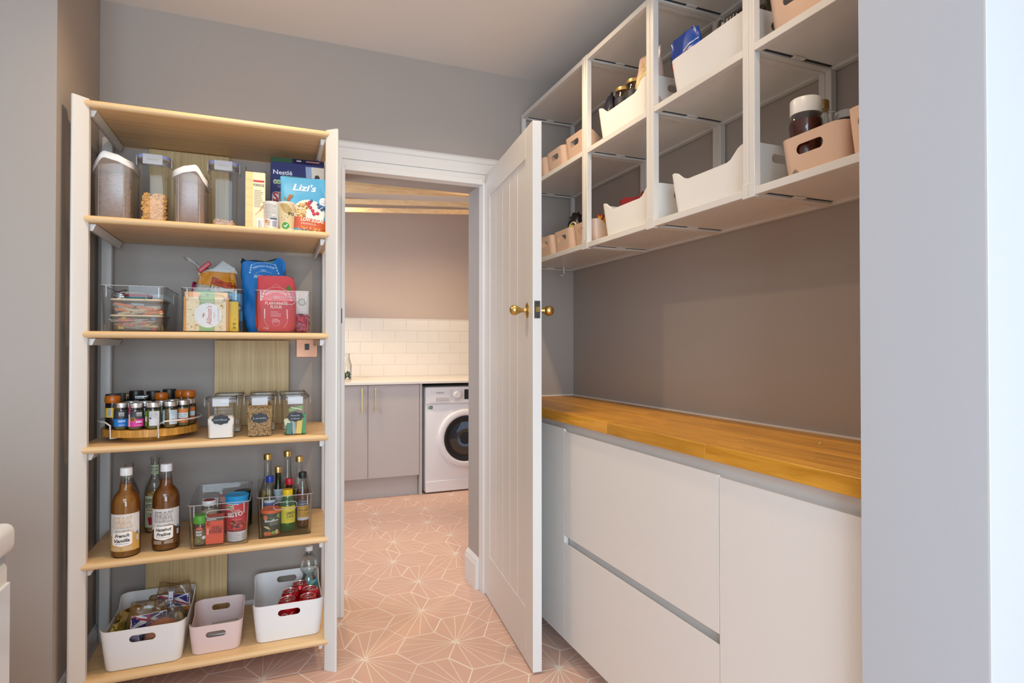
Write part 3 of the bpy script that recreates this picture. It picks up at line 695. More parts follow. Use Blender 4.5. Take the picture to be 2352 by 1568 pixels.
def dispenser(label, x, y, w, d, h, flip, fill, seed, kind):
    t = thing('cereal_dispenser', label, 'container', (x, y, TOP[1])); s = -1 if flip else 1
    obj('body', G().loft([rrect(w * .8, d * .8, .02, 5, z=0), rrect(w * .84, d * .84, .022, 5, z=.004), rrect(w * .93, d * .93, .028, 5, z=h * .86), rrect(w * .97, d * .97, .03, 5, z=h * .87)], True, False), FROST, t, smooth=True)
    def zt(px): u = s * px / (w / 2); return h * (1 - .13 * sstep(-.35, -1.0, u) - .085 * sstep(-.2, 1, u)) if False else h - h * (.20 * (1 - sstep(-1.0, -.35, u)) + .10 * sstep(-.2, 1.0, u))
    def R(k, dz, f=1): return [(a, b, zt(a) + dz) for a, b, _ in rrect(w * k, d * k, w * .34 * k, 8)]
    obj('lid', G().loft([R(.99, -.024), R(1.0, -.022), R(1.0, -.006), R(.97, -.001), R(.88, 0)]), PLASW, t, smooth=True)
    for q in (-.30, .30): obj('rib', G().bev(q * w - .001, q * w + .001, -d * .455, -d * .44, .01, h * .80, .0005), FROST, t)
    obj('cereal', rings_fill(w * .8, d * .8, h * fill, seed, kind, 190), M(CER[seed][0], .8), t, smooth=True, kind='stuff')
    return t
CER = {1: ('#8E6E62',), 2: ('#D9A968',), 3: ('#8A6256',), 4: ('#C9A27C',)}
dispenser('frosted cereal dispenser with white lid, leftmost on the second shelf', -.492, 2.40, .120, .17, .232, False, .70, 1, 'ball')
dispenser('frosted cereal dispenser with white lid, full of dark cereal hoops', -.262, 2.385, .108, .16, .213, True, .74, 3, 'ring')
SEAL = M((.28, .30, .72), .5, key='blue_seal')
LIDC = clear('clear_lid', (.93, .93, .95), .08, .06, .5, .25, (.75, .74, .76))
def cliptub(label, x, y, w, d, h, fill, seed):
    t = thing('clip_lid_container', label, 'container', (x, y, TOP[1]))
    obj('body', G().loft([rrect(w * .82, d * .82, .014, 4, z=0), rrect(w * .85, d * .85, .016, 4, z=.004), rrect(w * .93, d * .93, .018, 4, z=h - .02), rrect(w * .98, d * .98, .02, 4, z=h - .016)], True, False), CLEARP, t, smooth=True)
    obj('lid', G().loft([rrect(w, d, .02, 4, z=h - .016), rrect(w, d, .02, 4, z=h - .012), rrect(w * .97, d * .97, .02, 4, z=h - .012), rrect(w * .96, d * .96, .02, 4, z=h - .001), rrect(w * .92, d * .92, .018, 4, z=h)]), LIDC, t, smooth=True)
    obj('seal', G().loft([rrect(w * .985, d * .985, .02, 4, z=h - .0105), rrect(w * .985, d * .985, .02, 4, z=h - .004)], False, False), SEAL, t, smooth=True)
    CL = clear('clip_plastic', (.95, .95, .96), .15, .08, .5, .45, (.78, .77, .76))
    c = obj('clip', G().bev(-w * .30, w * .30, -d / 2 - .005, -d / 2 - .001, h - .036, h - .001, .0015), CL, t)
    obj('slot', G().bev(-w * .17, w * .17, -d / 2 - .0056, -d / 2 - .0045, h - .02, h - .0178, .0004), M('#B8B0A6', .5), c)
    for s in (-1, 1): obj('clip', G().bev(min(s * (w / 2 + .001), s * (w / 2 + .005)), max(s * (w / 2 + .001), s * (w / 2 + .005)), -d * .25, d * .25, h - .036, h - .002, .0015), CL, t)
    obj('cereal', rings_fill(w * .84, d * .84, h * fill, seed, 'ring', 200 if fill > .2 else 60), M(CER[seed][0], .75), t, smooth=True, kind='stuff')
cliptub('tall clear clip-lid container half full of pale cereal hoops', -.376, 2.392, .100, .10, .243, .44, 2)
cliptub('tall clear clip-lid container, nearly empty, beside the porridge box', -.158, 2.392, .098, .10, .247, .14, 4)
def carton(name, label, x, y, w, d, h, z, col, rz=0, cat='box', rough=.55):
    t = thing(name, label, cat, (x, y, z), rz)
    obj('carton', G().bev(-w / 2, w / 2, -d / 2, d / 2, 0, h, .0008, 1), M(col, rough), t); return t
t = carton('porridge_box', 'cream porridge carton with opened flaps, narrow side facing out', -.052, 2.405, .066, .19, .208, TOP[1], '#E6C98F')
P = Print(); P.rect(-.008, .031, 0, .208, '#EEDDB8').rect(-.007, .029, .173, .18, '#C22A33').text('PORRIDGE', .011, .158, .009, '#3B4046', width=.036, bold=.02).lines(-.004, .028, .144, .0016, 11, .0058, '#8A7F70').rect(.004, .032, .002, .045, '#E3E0DC').rect(.011, .014, .006, .036, '#8E8A88').rect(.018, .0195, .006, .036, '#8E8A88')
for i in range(6): P.line((-.032, .03 + i * .03), (-.009, .03 + i * .03), .001, '#D3AF72')
P.line((0, .055), (.03, .09), .002, '#C8A56C').line((.015, .07), (.031, .10), .003, '#B98A4E')
P.build('print', t, flat(0, -.095))
for x0, x1, yy, dz in ((-.033, -.031, -.06, .022), (.031, .033, .0, .026)):
    obj('flap', G().prism([(-.094, .208), (.05, .208), (-.02 + yy, .208 + dz)], x0, x1, 0), M('#4A3A28', .7), t)
P = Print(); P.poly([(-.09, .15), (.03, .2), (.09, .12), (.0, .1)], '#B33A36').poly([(-.09, .1), (.0, .1), (.09, .05), (-.09, .03)], '#C9C6CE'); P.build('print', t, lambda x, y, o: (.033 + o, x, y))
t = carton('cereal_box', 'large dark blue cereal box behind the granola pouch', .098, 2.50, .198, .075, .300, TOP[1], '#1B2266', rz=-.03)
P = Print(); P.text('Nestl\u00e9', -.055, .252, .017, '#E9EAF0', width=.07, bold=.02)
for i, c in enumerate(('#7FB04A', '#7FB04A', '#C8C04A', '#D88A3A', '#C84A3A')): P.disc(-.082 + i * .0125, .222, .0075, '#E4E4E0', 12, .009).disc(-.082 + i * .0125, .221, .0055, c, 10, .006)
P.rect(-.075, -.035, .204, .207, '#8D93C0').rect(-.07, -.04, .199, .202, '#8D93C0')
P.text('Shreddies', -.094, .146, .034, '#E8E6E6', width=.20, bold=.10, align='L').text('Shreddies', -.092, .148, .034, '#B5202C', width=.196, bold=.03, align='L')
P.poly([(.040, .14), (.098, .14), (.098, .291), (.028, .291)], '#DBD3C6').poly([(.040, .17), (.055, .2), (.05, .291), (.028, .291)], '#8FA4C8')
P.disc(.072, .248, .010, '#3A2418', 14, .013).poly([(.062, .24), (.08, .238), (.096, .195), (.096, .14), (.044, .14), (.046, .19), (.056, .215)], '#4A2A1C').poly([(.045, .14), (.047, .195), (.06, .205), (.076, .14)], '#1E1A20').poly([(.078, .232), (.096, .2), (.096, .14), (.082, .14)], '#B4663A')
P.poly([(.0, .15), (.02, .155), (.022, .162), (.0, .157)], '#DFE3F2')
P.build('print', t, flat(0, -.0375))
obj('flap', G().box(-.099, -.02, -.037, -.02, .300, .318), M('#1B4A2A', .6), t)
obj('flap', G().prism([(-.0375, .2995), (.0375, .2995), (-.03, .320)], -.02, .099, 0), M('#191C4C', .6), t)
P = Print(); P.rect(.03, .08, .301, .306, '#C98A7A').rect(-.005, .012, .300, .306, '#C9C6B6').rect(-.07, -.03, .301, .305, '#7FA06A'); P.build('flap_print', t, lambda x, y, o: (x, -.0385 - o + (y - .292) * .3, y + .008))
# granola pouch
t = bag('granola_pouch', 'sky blue granola pouch with a fruit bowl and orange banner', 'pouch', (.1145, 2.315, TOP[1]), -.02, .166, .05, .205, M('#57A7CF', .35), seed=21, top=.08, crumple=.0012)
P = Print()
P.text("Lizi's", .0, .155, .026, '#EEF3F5', width=.082, shear=.25, bold=.02)
P.disc(.015, .072, .056, '#E9E6D0', 28, .05).disc(.015, .074, .05, '#F2EFDF', 28, .044)
rr = random.Random(4)
for i in range(150):
    a, q = rr.uniform(1.1, 4.6), rr.uniform(0, 1) ** .5
    P.poly(hexdisc(5, rr.uniform(.0022, .0045), .005 + .04 * q * math.cos(a), .078 + .032 * q * math.sin(a), rr.uniform(.0018, .003)), rr.choice(('#D9A93A', '#E6C25A', '#B5762A', '#F0DC9A', '#8C5A22', '#C9902E')))
for x, y in ((.012, .105), (.02, .093), (.028, .082), (.045, .073), (.032, .07), (.018, .112)): P.disc(x, y, .0068, '#B8203A', 10).disc(x - .001, y + .002, .003, '#DC5866', 8)
for x, y in ((.05, .095), (.056, .1), (.06, .088), (.047, .106), (.024, .118), (.068, .092)): P.disc(x, y, .0052, '#27406E', 10).disc(x - .001, y + .001, .002, '#6A86B8', 7)
for x, y in ((-.055, .118), (-.05, .128)): P.disc(x, y, .006, '#9A4A22', 9, .009)
for x, y in ((-.064, .112), (-.06, .103), (-.042, .133), (-.068, .122)): P.disc(x, y, .003, '#6A8038', 7, .005)
P.poly([(-.055, .018), (.081, .002), (.081, .045), (.0, .055), (-.055, .058)], '#C9581E')
P.text('LOW SUGAR', .028, .040, .0125, '#F4ECE2', width=.082, bold=.03, rot=-.07).text('GRANOLA', .013, .029, .008, '#F2DCC8', width=.052, rot=-.07, ls=1.15).text('Nuts & Seeds', .022, .0135, .009, '#F0B24A', width=.07, shear=.3, rot=-.07)
P.disc(.066, .118, .0155, '#EDEBF0', 20).text('1.7g', .066, .119, .007, '#5A5A78', width=.015).text('SUGAR', .066, .110, .005, '#5A5A78', width=.02)
P.disc(-.046, .040, .008, '#D8743E').disc(-.046, .040, .0072, '#C9581E').disc(-.046, .022, .008, '#D8743E').disc(-.046, .022, .0072, '#C9581E')
for i in range(40): P.poly(hexdisc(5, .003, rr.uniform(-.03, .06), rr.uniform(.0, .016), .002), rr.choice(('#D9A93A', '#B5762A', '#F0DC9A', '#7A3A3A')))
P.build('print', t, on(), maxlen=.005)
def pot(label, x, y, seed, front):
    t = thing('porridge_pot', label, 'pot', (x, y, TOP[1])); h, r = .098, .0275
    obj('cup', G().lathe([(0, 0), (r * .86, 0), (r * .87, .002), (r * 1.03, h - .004), (r * 1.06, h - .002), (r * 1.06, h), (r, h), (0, h - .002)], 28), M('#E8E3D8', .5), t, smooth=True)
    P = Print(); front(P); P.build('print', t, cyl(r * .87, 0, -.15, taper=.045), maxlen=.008)
def fr1(P):
    P.lines(-.019, .018, .088, .0014, 12, .0044, '#8E8A88').rect(-.002, .020, .034, .039, '#4B4E78').rect(.004, .02, .008, .03, '#D6D6DC')
    for i in range(5): P.rect(.005, .019, .010 + i * .004, .0118 + i * .004, '#5E6280')
    P.rect(-.019, -.012, .022, .032, '#E0803A').lines(-.012, .0, .03, .0013, 5, .004, '#B0785A')
def fr2(P):
    P.rect(-.028, .03, .004, .092, '#D9C79A').poly([(-.02, .09), (-.005, .06), (.012, .05), (.02, .07), (.004, .09)], '#B69C62').disc(.0, .012, .012, '#3E9A36').line((-.006, .014), (-.001, .007), .003, '#EAF2E4').line((-.001, .007), (.006, .018), .003, '#EAF2E4')
    for x, y in ((-.012, .04), (-.004, .034), (.006, .042), (.0, .046)): P.disc(x, y, .0015, '#6A5A32', 6)
    P.text('PO', .018, .05, .011, '#3A362E', bold=.02)
pot('porridge pot with printed back label facing out', .003, 2.287, 1, fr1)
pot('cream porridge pot with a green leaf badge in front of the granola pouch', .052, 2.272, 2, fr2)

# ------------------------------------------------------------------ clear bins
def clear_bin(label, x, y0, z, w, d, h, rz=0):
    t = thing('clear_bin', label, 'bin', (x, y0 + d / 2, z), rz); T = .003; r = .012
    def R(k, zz, off=0): return rrect((w - 2 * off) * k, (d - 2 * off) * k, r, 4, z=zz)
    obj('tray', G().loft([R(.93, 0), R(.94, .003), R(.995, h - .004), R(1.0, h - .003), R(1.0, h), R(.998, h, T), R(.94, .006, T), R(.93, .004, T)]), CLEARP, t, smooth=True)
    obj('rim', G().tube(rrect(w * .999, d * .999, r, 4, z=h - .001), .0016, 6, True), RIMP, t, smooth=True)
    for s in (-1, 1):
        pts = []; hw, hh, hz = w * .42, .026, h - .036
        for i in range(9): a = -PI / 2 + PI * i / 8; pts.append((hw / 2 - hh / 2 + hh / 2 * math.cos(a), hz + hh / 2 * math.sin(a)))
        for i in range(9): a = PI / 2 + PI * i / 8; pts.append((-hw / 2 + hh / 2 + hh / 2 * math.cos(a), hz + hh / 2 * math.sin(a)))
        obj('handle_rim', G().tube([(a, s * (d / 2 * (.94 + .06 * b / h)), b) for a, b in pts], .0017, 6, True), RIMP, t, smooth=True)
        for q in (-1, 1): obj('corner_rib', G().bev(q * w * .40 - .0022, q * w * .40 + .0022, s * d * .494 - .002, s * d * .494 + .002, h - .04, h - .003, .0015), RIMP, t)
    return t
Z3 = TOP[2]
clear_bin('clear plastic bin of lolly stick tubs, leftmost on the third shelf', -.4235, 2.292, Z3, .187, .33, .153)
clear_bin('clear plastic bin of baking mixes and an oat bag on the third shelf', -.189, 2.292, Z3, .190, .33, .153)
clear_bin('clear plastic bin of flour bags on the third shelf', .0435, 2.292, Z3, .189, .33, .153)
ZI = .0045
TUB = clear('tub_plastic', (.95, .93, .90), .1, .05, .4, .16, (.72, .66, .58)); TLID = M('#D9C3A2', .5)
def tub(label, z, seed, cols, sticks):
    t = thing('takeaway_tub', label, 'tub', (-.418, 2.40, z)); w, d, h = .158, .17, .053
    obj('tub', G().loft([rrect(w * .86, d * .86, .02, 4, z=0), rrect(w * .97, d * .97, .022, 4, z=h - .004)], True, False), TUB, t, smooth=True)
    obj('lid', G().loft([rrect(w, d, .024, 4, z=h - .006), rrect(w * 1.01, d * 1.01, .024, 4, z=h - .003), rrect(w, d, .024, 4, z=h), rrect(w * .95, d * .95, .024, 4, z=h)]), TLID, t, smooth=True)
    rr = random.Random(seed); 
    for i, (c, n) in enumerate(cols):
        g = G()
        for _ in range(n):
            x, y, zz = rr.uniform(-.05, .05), rr.uniform(-.066, -.05), rr.uniform(.004, .042); a = rr.uniform(-.25, .25)
            if sticks: L, q = rr.uniform(.012, .02), .005
            else: L, q = rr.uniform(.035, .06), .0045
            bx = G().bev(-L / 2, L / 2, -q, q, -q, q, .001, 1); bx.move(Matrix.Translation((x, y, zz)) @ Matrix.Rotation(a, 4, 'Y')); g.add(bx.v, bx.f)
        obj('decorations', g, M(c, .5), t, kind='stuff')
    if sticks:
        g = G()
        for _ in range(16):
            x, y, zz, a, L = rr.uniform(-.03, .03), rr.uniform(-.07, -.05), rr.uniform(.006, .042), rr.uniform(-.35, .35), rr.uniform(.06, .11)
            g.tube([(x - L / 2 * math.cos(a), y, zz - L / 2 * math.sin(a) * .4), (x + L / 2 * math.cos(a), y, zz + L / 2 * math.sin(a) * .4)], .0011, 5)
        obj('sticks', g, M('#E8E2D8', .5), t, kind='stuff')
tub('lower takeaway tub of white sticks and bright sweets in the clear bin', Z3 + ZI, 31, (('#C8342E', 9), ('#3F7FBF', 2), ('#4E9A3E', 4), ('#E3B53A', 5), ('#E07A3A', 4)), True)
tub('upper takeaway tub of orange and cream icing sticks in the clear bin', Z3 + ZI + .0535, 32, (('#F0803A', 5), ('#E9D3A8', 7), ('#B5CAD2', 4)), False)
t = thing('cake_case_stack', 'round stack of red and teal cake cases in the clear bin', 'cake cases', (-.428, 2.41, Z3 + ZI + .107))
obj('case_stack', G().lathe([(0, 0), (.038, 0), (.042, .011), (0, .011)], 28), M('#3F8C8C', .6), t, smooth=True); obj('top_case', G().lathe([(0, .0111), (.042, .0111), (.0435, .018), (.041, .019), (0, .0185)], 28), M('#9E1F2E', .6), t, smooth=True)
t = bag('foil_packet', 'crumpled silver foil packet beside the cake cases', 'packet', (-.483, 2.42, Z3 + ZI + .107), .3, .035, .03, .03, M('#B9C0C4', .25, .8), seed=33, top=.5, crumple=.004)
# baking mixes
t = carton('bread_mix_box', 'bread mix carton with green band and round white badge', -.207, 2.323, .140, .034, .118, Z3 + ZI, '#E0B36A')
P = Print(); rr = random.Random(8)
P.rect(-.069, -.021, .0, .118, '#EAD6AE').rect(.044 - .018, .069, 0, .118, '#EAD6AE').rect(-.069, -.061, 0, .118, '#D8903A').rect(.062, .069, 0, .118, '#C98A3C')
for i in range(60):
    x = rr.choice((rr.uniform(-.06, -.024), rr.uniform(.03, .06))); P.poly(hexdisc(6, rr.uniform(.0015, .005), x, rr.uniform(.006, .11), rr.uniform(.0015, .004)), rr.choice(('#D3A860', '#F3E7CC', '#C2924C', '#E2C48A', '#F0E0BC')))
P.rect(-.021, .026, 0, .118, '#8FAE6C').rect(-.018, .023, .098, .116, '#A9C28C')
P.disc(.006, .055, .043, '#E9E7E4', 32).ring(.006, .055, .038, .0387, '#D8C7C6', 32, 2.0, 4.2)
P.text("Allinson's", .017, .055, .017, '#C23048', width=.066, rot=PI / 2, shear=.3, bold=.005)
P.text('YEAST', .028, .055, .006, '#C9717E', width=.02, rot=PI / 2).text('EASY BAKE SACHETS', .040, .058, .0042, '#A8505E', width=.046, rot=PI / 2)
P.line((-.012, .048), (-.004, .062), .0014, '#C23048').line((-.014, .058), (-.002, .053), .0014, '#C23048').line((-.009, .046), (-.008, .064), .0014, '#C23048')
P.build('print', t, flat(0, -.017))
obj('top_flap', G().bev(-.067, .067, -.014, .015, .1182, .136, .001), M('#DDA868', .55), t)
P = Print(); P.rect(-.066, -.021, .119, .135, '#E0A87E').rect(-.021, .026, .119, .135, '#9DBE86').rect(.0, .006, .121, .133, '#6E9A62').rect(.026, .066, .119, .135, '#E4B872').build('flap_print', t, flat(0, -.014))
t = carton('yellow_packet', 'bright yellow packet standing behind the bread mix box', -.132, 2.35, .05, .012, .108, Z3 + ZI, '#E3BE1C')
P = Print(); P.text('PI', .012, .008, .010, '#4A4414', bold=.02).text('IP', .012, .022, .010, '#4A4414', bold=.02).text('Y', .014, .04, .008, '#8A7A20').build('print', t, flat(0, -.006))
t = carton('blue_packet', 'light blue packet at the right end of the baking bin', -.118, 2.39, .045, .03, .14, Z3 + ZI, '#3F8FB5')
P = Print(); P.rect(-.0225, .0225, .0, .04, '#2A2A33').rect(-.0225, .0225, .075, .1, '#243A66').poly([(.0, .085), (.014, .08), (.018, .09), (.006, .096)], '#DDE4E8').build('print', t, flat(0, -.015))
t = carton('grey_packet', 'dark grey packet behind the yellow packet', -.165, 2.366, .07, .012, .13, Z3 + ZI, '#3C414A')
t = bag('seed_bag', 'bright green bag with dark lettering behind the bread mix box', 'bag', (-.202, 2.41, Z3 + ZI), 0, .150, .035, .143, M('#2F9A4E', .4), seed=41, top=.4, crumple=.003)
P = Print(); P.text('strong', -.035, .131, .010, '#1E5A34', width=.04, bold=.02, align='L').text('bread flour', -.06, .118, .010, '#1E5A34', width=.062, bold=.02, align='L').build('print', t, on(), maxlen=.01)
t = bag('pink_bag', 'magenta bag corner peeping from the left of the baking bin', 'bag', (-.250, 2.55, Z3 + ZI), .2, .05, .05, .185, M('#A8275A', .4), seed=42, top=.3, crumple=.004)
t = bag('oat_bag', 'open oat bag with orange band, lying upside down in the bin', 'bag', (-.187, 2.475, Z3 + ZI), 0, .150, .07, .235, speckle('rolled_oats', '#9C948A', '#C9C2B6', 420, .5), seed=43, top=.35, pinch=.80, crumple=.004)
OB = SKIN
P = Print(); P.poly([(-.068, .180), (.075, .150), (.074, .224), (-.06, .228)], '#C9821C').poly([(-.015, .173), (.075, .158), (.075, .145), (-.02, .15)], '#C8C6C2').poly([(-.012, .205), (.005, .199), (.032, .185), (.07, .186), (.07, .160), (.03, .163), (-.018, .182)], '#B5421E')
P.line((-.012, .205), (-.024, .15), .002, '#2A2420').line((-.012, .205), (.005, .199), .0016, '#2A2420').line((.03, .185), (.07, .186), .0016, '#2A2420').line((-.018, .182), (.03, .163), .0016, '#2A2420').line((.03, .163), (.07, .160), .0016, '#2A2420')
P.text('PORRIDGE', .052, .177, .008, '#5A1810', width=.034, rot=PI - .03, bold=.02).text('OATS', .010, .190, .010, '#5A1810', width=.026, rot=PI - .3, bold=.02).text('0.2', -.0, .170, .012, '#8E2A1A', width=.022, rot=PI - .15)
P.build('print', t, on(), maxlen=.012)
FILM = clear('clear_film', (.94, .94, .93), .12, .02, .5, .06)
g = G().loft([[(-.055 + a * .6, -.01 + b, .228) for a, b in hexdisc(12, .02, 0, 0, .012)], [(-.062 + a * .35, -.01 + b, .245) for a, b in hexdisc(12, .02, 0, 0, .008)], [(-.085 + a, -.01 + b, .262) for a, b in hexdisc(12, .016, 0, 0, .012)], [(-.100 + a, -.01 + b, .275) for a, b in hexdisc(12, .012, 0, 0, .01)]], False, True)
obj('film_tail', g, FILM, t, smooth=True)
obj('film_top', G().prism([(-.03, .225), (.07, .222), (.062, .24), (.02, .268), (.0, .246)], -.02, .005, 1), FILM, t)
obj('clip', G().bev(-.025, .025, -.006, .006, -.008, .008, .003).move(Matrix.Translation((-.040, -.02, .240)) @ Matrix.Rotation(-.75, 4, 'Y')), M('#B31228', .35), t)
# flour bags
def flour(label, x, y, w, h, col, seed, line, top='EVERYDAY FLOUR', weight=True):
    t = bag('flour_bag', label, 'bag', (x, y, Z3 + ZI), 0, w, .075, h, M(col, .65), seed=seed, top=.45 if weight else .7, pinch=.9 if weight else .98, crumple=.0022 if weight else .006, lean=0 if weight else -.018)
    C = '#F0C9C2' if weight else '#BFDDF0'; P = Print(); c = h - .1 if weight else h - .062
    P.text(top, 0, c + .040, .009, C, width=.072, bold=.01, arc=.055).text('M&S', 0, c + .022, .006, C, width=.016)
    P.ring(0, c + .005, .055, .0558, C, 24, .5, PI - .5).ring(0, c - .035, .055, .0558, C, 24, 1.0, PI - 1.0)
    P.ring(0, c + .058, .012, .0126, C, 12, .2, PI - .2)
    yy = c - .004
    for i, l in enumerate(line): P.text(l, 0, yy - i * .013, .0105, C, width=(.075 if i == 0 else .040), bold=.02)
    for s in (-1, 1):
        for i in range(4): P.disc(s * (.040 + .003 * i), c + .045 - .01 * i, .0022, C, 6, .004)
        if weight: 
            P.ring(s * .002, .045, .036, .0368, C, 16, (PI if s < 0 else -.9) , (PI + .9 if s < 0 else 0))
            for i in range(5): P.disc(s * .038, .05 + i * .007, .0022, C, 6, .004)
    if weight:
        P.text('1.5kg', -.035, .010, .007, C, width=.018).lines(-.018, .018, .072, .0016, 3, .007, C).lines(-.014, .014, .046, .0012, 3, .005, C).ring(0, .032, .012, .0125, C, 12).disc(.043, c + .058, .012, '#4F7A34', 4, .012)
    else: P.rect(.018, .036, c + .058, .07 + c, '#6E8A32')
    P.build('print', t, on(), maxlen=.012); return t
flour('red bag of plain white flour in the clear bin', .019, 2.345, .138, .202, '#C9434A', 51, ('PLAIN WHITE', 'FLOUR'))
flour('blue bag of self raising flour behind the red flour bag', -.010, 2.455, .158, .272, '#0E6FB8', 52, ('SELF RAISING', 'FLOUR'), weight=False)
t = carton('white_packet', 'white packet with a grey leaf mark in the flour bin', .108, 2.40, .052, .04, .158, Z3 + ZI, '#DCD6D0')
P = Print(); P.disc(.002, .115, .014, '#9AA59A', 16).disc(.002, .115, .010, '#C5CBC4', 14).rect(-.02, .02, .06, .064, '#C9C4BE').build('print', t, flat(0, -.02))
t = bag('berry_bag', 'small dark red berry bag in the corner of the flour bin', 'bag', (.108, 2.345, Z3 + ZI), 0, .05, .035, .062, speckle('berry_print', '#6E1230', '#B02A48', 160, .4), seed=53, top=.4, crumple=.003)
# ------------------------------------------------------------------ fourth shelf: turntable of spices
Z4 = TOP[3]; CX, CY, CR = -.388, 2.425, .148
tt = thing('turntable', 'round bamboo turntable with a white wire rail', 'turntable', (CX, CY, Z4))
BB = wood('bamboo_block', '#A9742C', '#CB9644', 2, 12, .2, .4, rnd=.16)
obj('foot', G().lathe([(0, 0), (.088, 0), (.090, .003), (.090, .018), (0, .018)], 36), BB, tt, smooth=True)
nst = 18; sw_ = 2 * CR / nst
for i in range(nst):
    x0 = -CR + i * sw_; x1 = x0 + sw_ - .0004; n = 8; top = []; bot = []
    for k in range(n + 1):
        x = x0 + (x1 - x0) * k / n; yy = math.sqrt(max(0, CR * CR - x * x)); top.append((x, yy)); bot.append((x, -yy))
    obj('strip', G().prism(bot + top[::-1], .0182, .042, 2), BB, tt)
def arcp(a0, a1, r, z, n=14): return [(r * math.sin(a0 + (a1 - a0) * i / n), -r * math.cos(a0 + (a1 - a0) * i / n), z) for i in range(n + 1)]
def rail(a0, a1):
    q = arcp(a0, a1, CR + .008, .068, 18)
    e0 = (CR * .9 * math.sin(a0), -CR * .9 * math.cos(a0), .016); e1 = (CR * .9 * math.sin(a1), -CR * .9 * math.cos(a1), .016)
    f0 = ((CR + .008) * math.sin(a0), -(CR + .008) * math.cos(a0), .016); f1 = ((CR + .008) * math.sin(a1), -(CR + .008) * math.cos(a1), .016)
    g0 = ((CR + .008) * math.sin(a0), -(CR + .008) * math.cos(a0), .058); g1 = ((CR + .008) * math.sin(a1), -(CR + .008) * math.cos(a1), .058)
    obj('wire_rail', G().tube([e0, f0, g0] + q[1:-1] + [g1, f1, e1], .0028, 8), WMETAL, tt, smooth=True)
rail(.28, 2.2); rail(2.75, 5.6)
ZT = Z4 + .0425
def spice(label, a, r, lid, h=.088, R=.0232, body='#6B5A30', pr=None, phi=0):
    x, y = CX + r * math.sin(a), CY - r * math.cos(a)
    t = thing('spice_jar', label, 'jar', (x, y, ZT), 0, 'spice jars on the turntable')
    if lid == 'silver':
        obj('glass_body', G().lathe([(0, 0), (R * .9, 0), (R, .003), (R, h * .76), (R * .93, h * .83), (R * .9, h - .013)], 22), GLASS, t, smooth=True)
        obj('spice', G().lathe([(0, .002), (R - .0025, .002), (R - .002, h * .72), (0, h * .725)], 20), speckle('spice_' + body.strip('#'), body, '#8F7A48', 500), t, smooth=True)
        obj('lid', G().lathe([(0, h - .015), (R * .97, h - .015), (R * .99, h - .013), (R * .97, h - .006), (R * .99, h - .004), (R * .97, h), (R * .9, h + .0006), (0, h)], 26), SILVER, t, smooth=True)
    elif lid == 'orange':
        obj('glass_body', G().lathe([(0, 0), (R * .92, 0), (R * .97, .003), (R * .97, h * .62), (R * .8, h * .72), (R * .8, h * .78)], 22), M(body, .15), t, smooth=True)
        obj('lid', G().lathe([(0, h * .77), (R * .98, h * .77), (R * 1.04, h * .80), (R * 1.04, h * .93), (R * .9, h * .98), (0, h)], 26), M('#B8600E', .3), t, smooth=True)
    else:
        obj('glass_body', G().lathe([(0, 0), (R * .92, 0), (R * .97, .003), (R * .97, h * .7), (R * .8, h * .74)], 22), M(body, .2), t, smooth=True)
        obj('lid', G().lathe([(0, h * .72), (R, h * .72), (R, h * .96), (R * .94, h), (0, h)], 26), BLACK, t, smooth=True)
    if pr:
        P = Print(); pr(P); P.build('label', t, cyl(R * (.97 if lid == 'orange' else 1), 0, phi), maxlen=.006)
def L_zaatar(P): P.rect(-.032, .032, .036, .062, '#33363A').rect(-.032, .032, .011, .036, '#1C74C4').text('INSPIRED', -.004, .053, .0048, '#E6E6E4', width=.016, bold=.03).text('TO COOK', -.004, .0465, .005, '#E6E6E4', width=.016, bold=.03).rect(-.01, .002, .043, .0438, '#A9A9A8').text('ZAATAR', -.003, .026, .006, '#E3EDF6', width=.021, bold=.03).rect(-.012, .006, .0165, .0175, '#A9CBEA').rect(-.012, .006, .014, .015, '#A9CBEA')
def L_sumac(P):
    P.rect(-.032, .032, .036, .062, '#33363A').rect(-.032, .032, .011, .036, '#C9308C').rect(-.024, -.018, .011, .052, '#CFC2BA').rect(-.023, -.017, .053, .08, '#C2356E')
    for i in range(12): a = 2 * PI * i / 12; P.disc(-.010 + .0062 * math.cos(a), .035 + .0062 * math.sin(a), .0016, '#E0B030', 5)
    P.disc(-.010, .035, .006, '#5A2A18', 14).disc(-.010, .035, .0025, '#B0642A', 8).text('INSPIRED', .009, .053, .0048, '#E6E6E4', width=.016, bold=.03).text('TO COOK', .009, .0465, .005, '#E6E6E4', width=.016, bold=.03).rect(.003, .015, .043, .0438, '#A9A9A8').text('SUMAC', .009, .024, .0065, '#F0DCE8', width=.019, bold=.04).rect(.002, .016, .0165, .0175, '#E6A8CE').rect(.002, .016, .0142, .015, '#E6A8CE')
def L_green(P): P.rect(-.034, -.020, .042, .06, '#5E9A2E').rect(-.034, -.020, .026, .042, '#D5D2C8').rect(-.034, -.020, .01, .026, '#5E9A2E').rect(-.012, .018, .012, .06, '#C9CBD0').lines(-.010, .016, .057, .0009, 6, .003, '#7E8086', 3).disc(-.008, .037, .003, '#3E4046').rect(-.003, .016, .0365, .0373, '#7E8086')
def L_white(P): P.rect(-.034, -.012, .012, .06, '#B9CBD4').lines(-.03, -.015, .055, .001, 3, .004, '#6E7E8A', 5).rect(.003, .030, .012, .06, '#BFCDD6').lines(.008, .026, .056, .0009, 5, .0035, '#7E93A0', 4).rect(.006, .010, .05, .057, '#8FB8A8').lines(.01, .028, .03, .0012, 3, .004, '#7E93A0', 9)
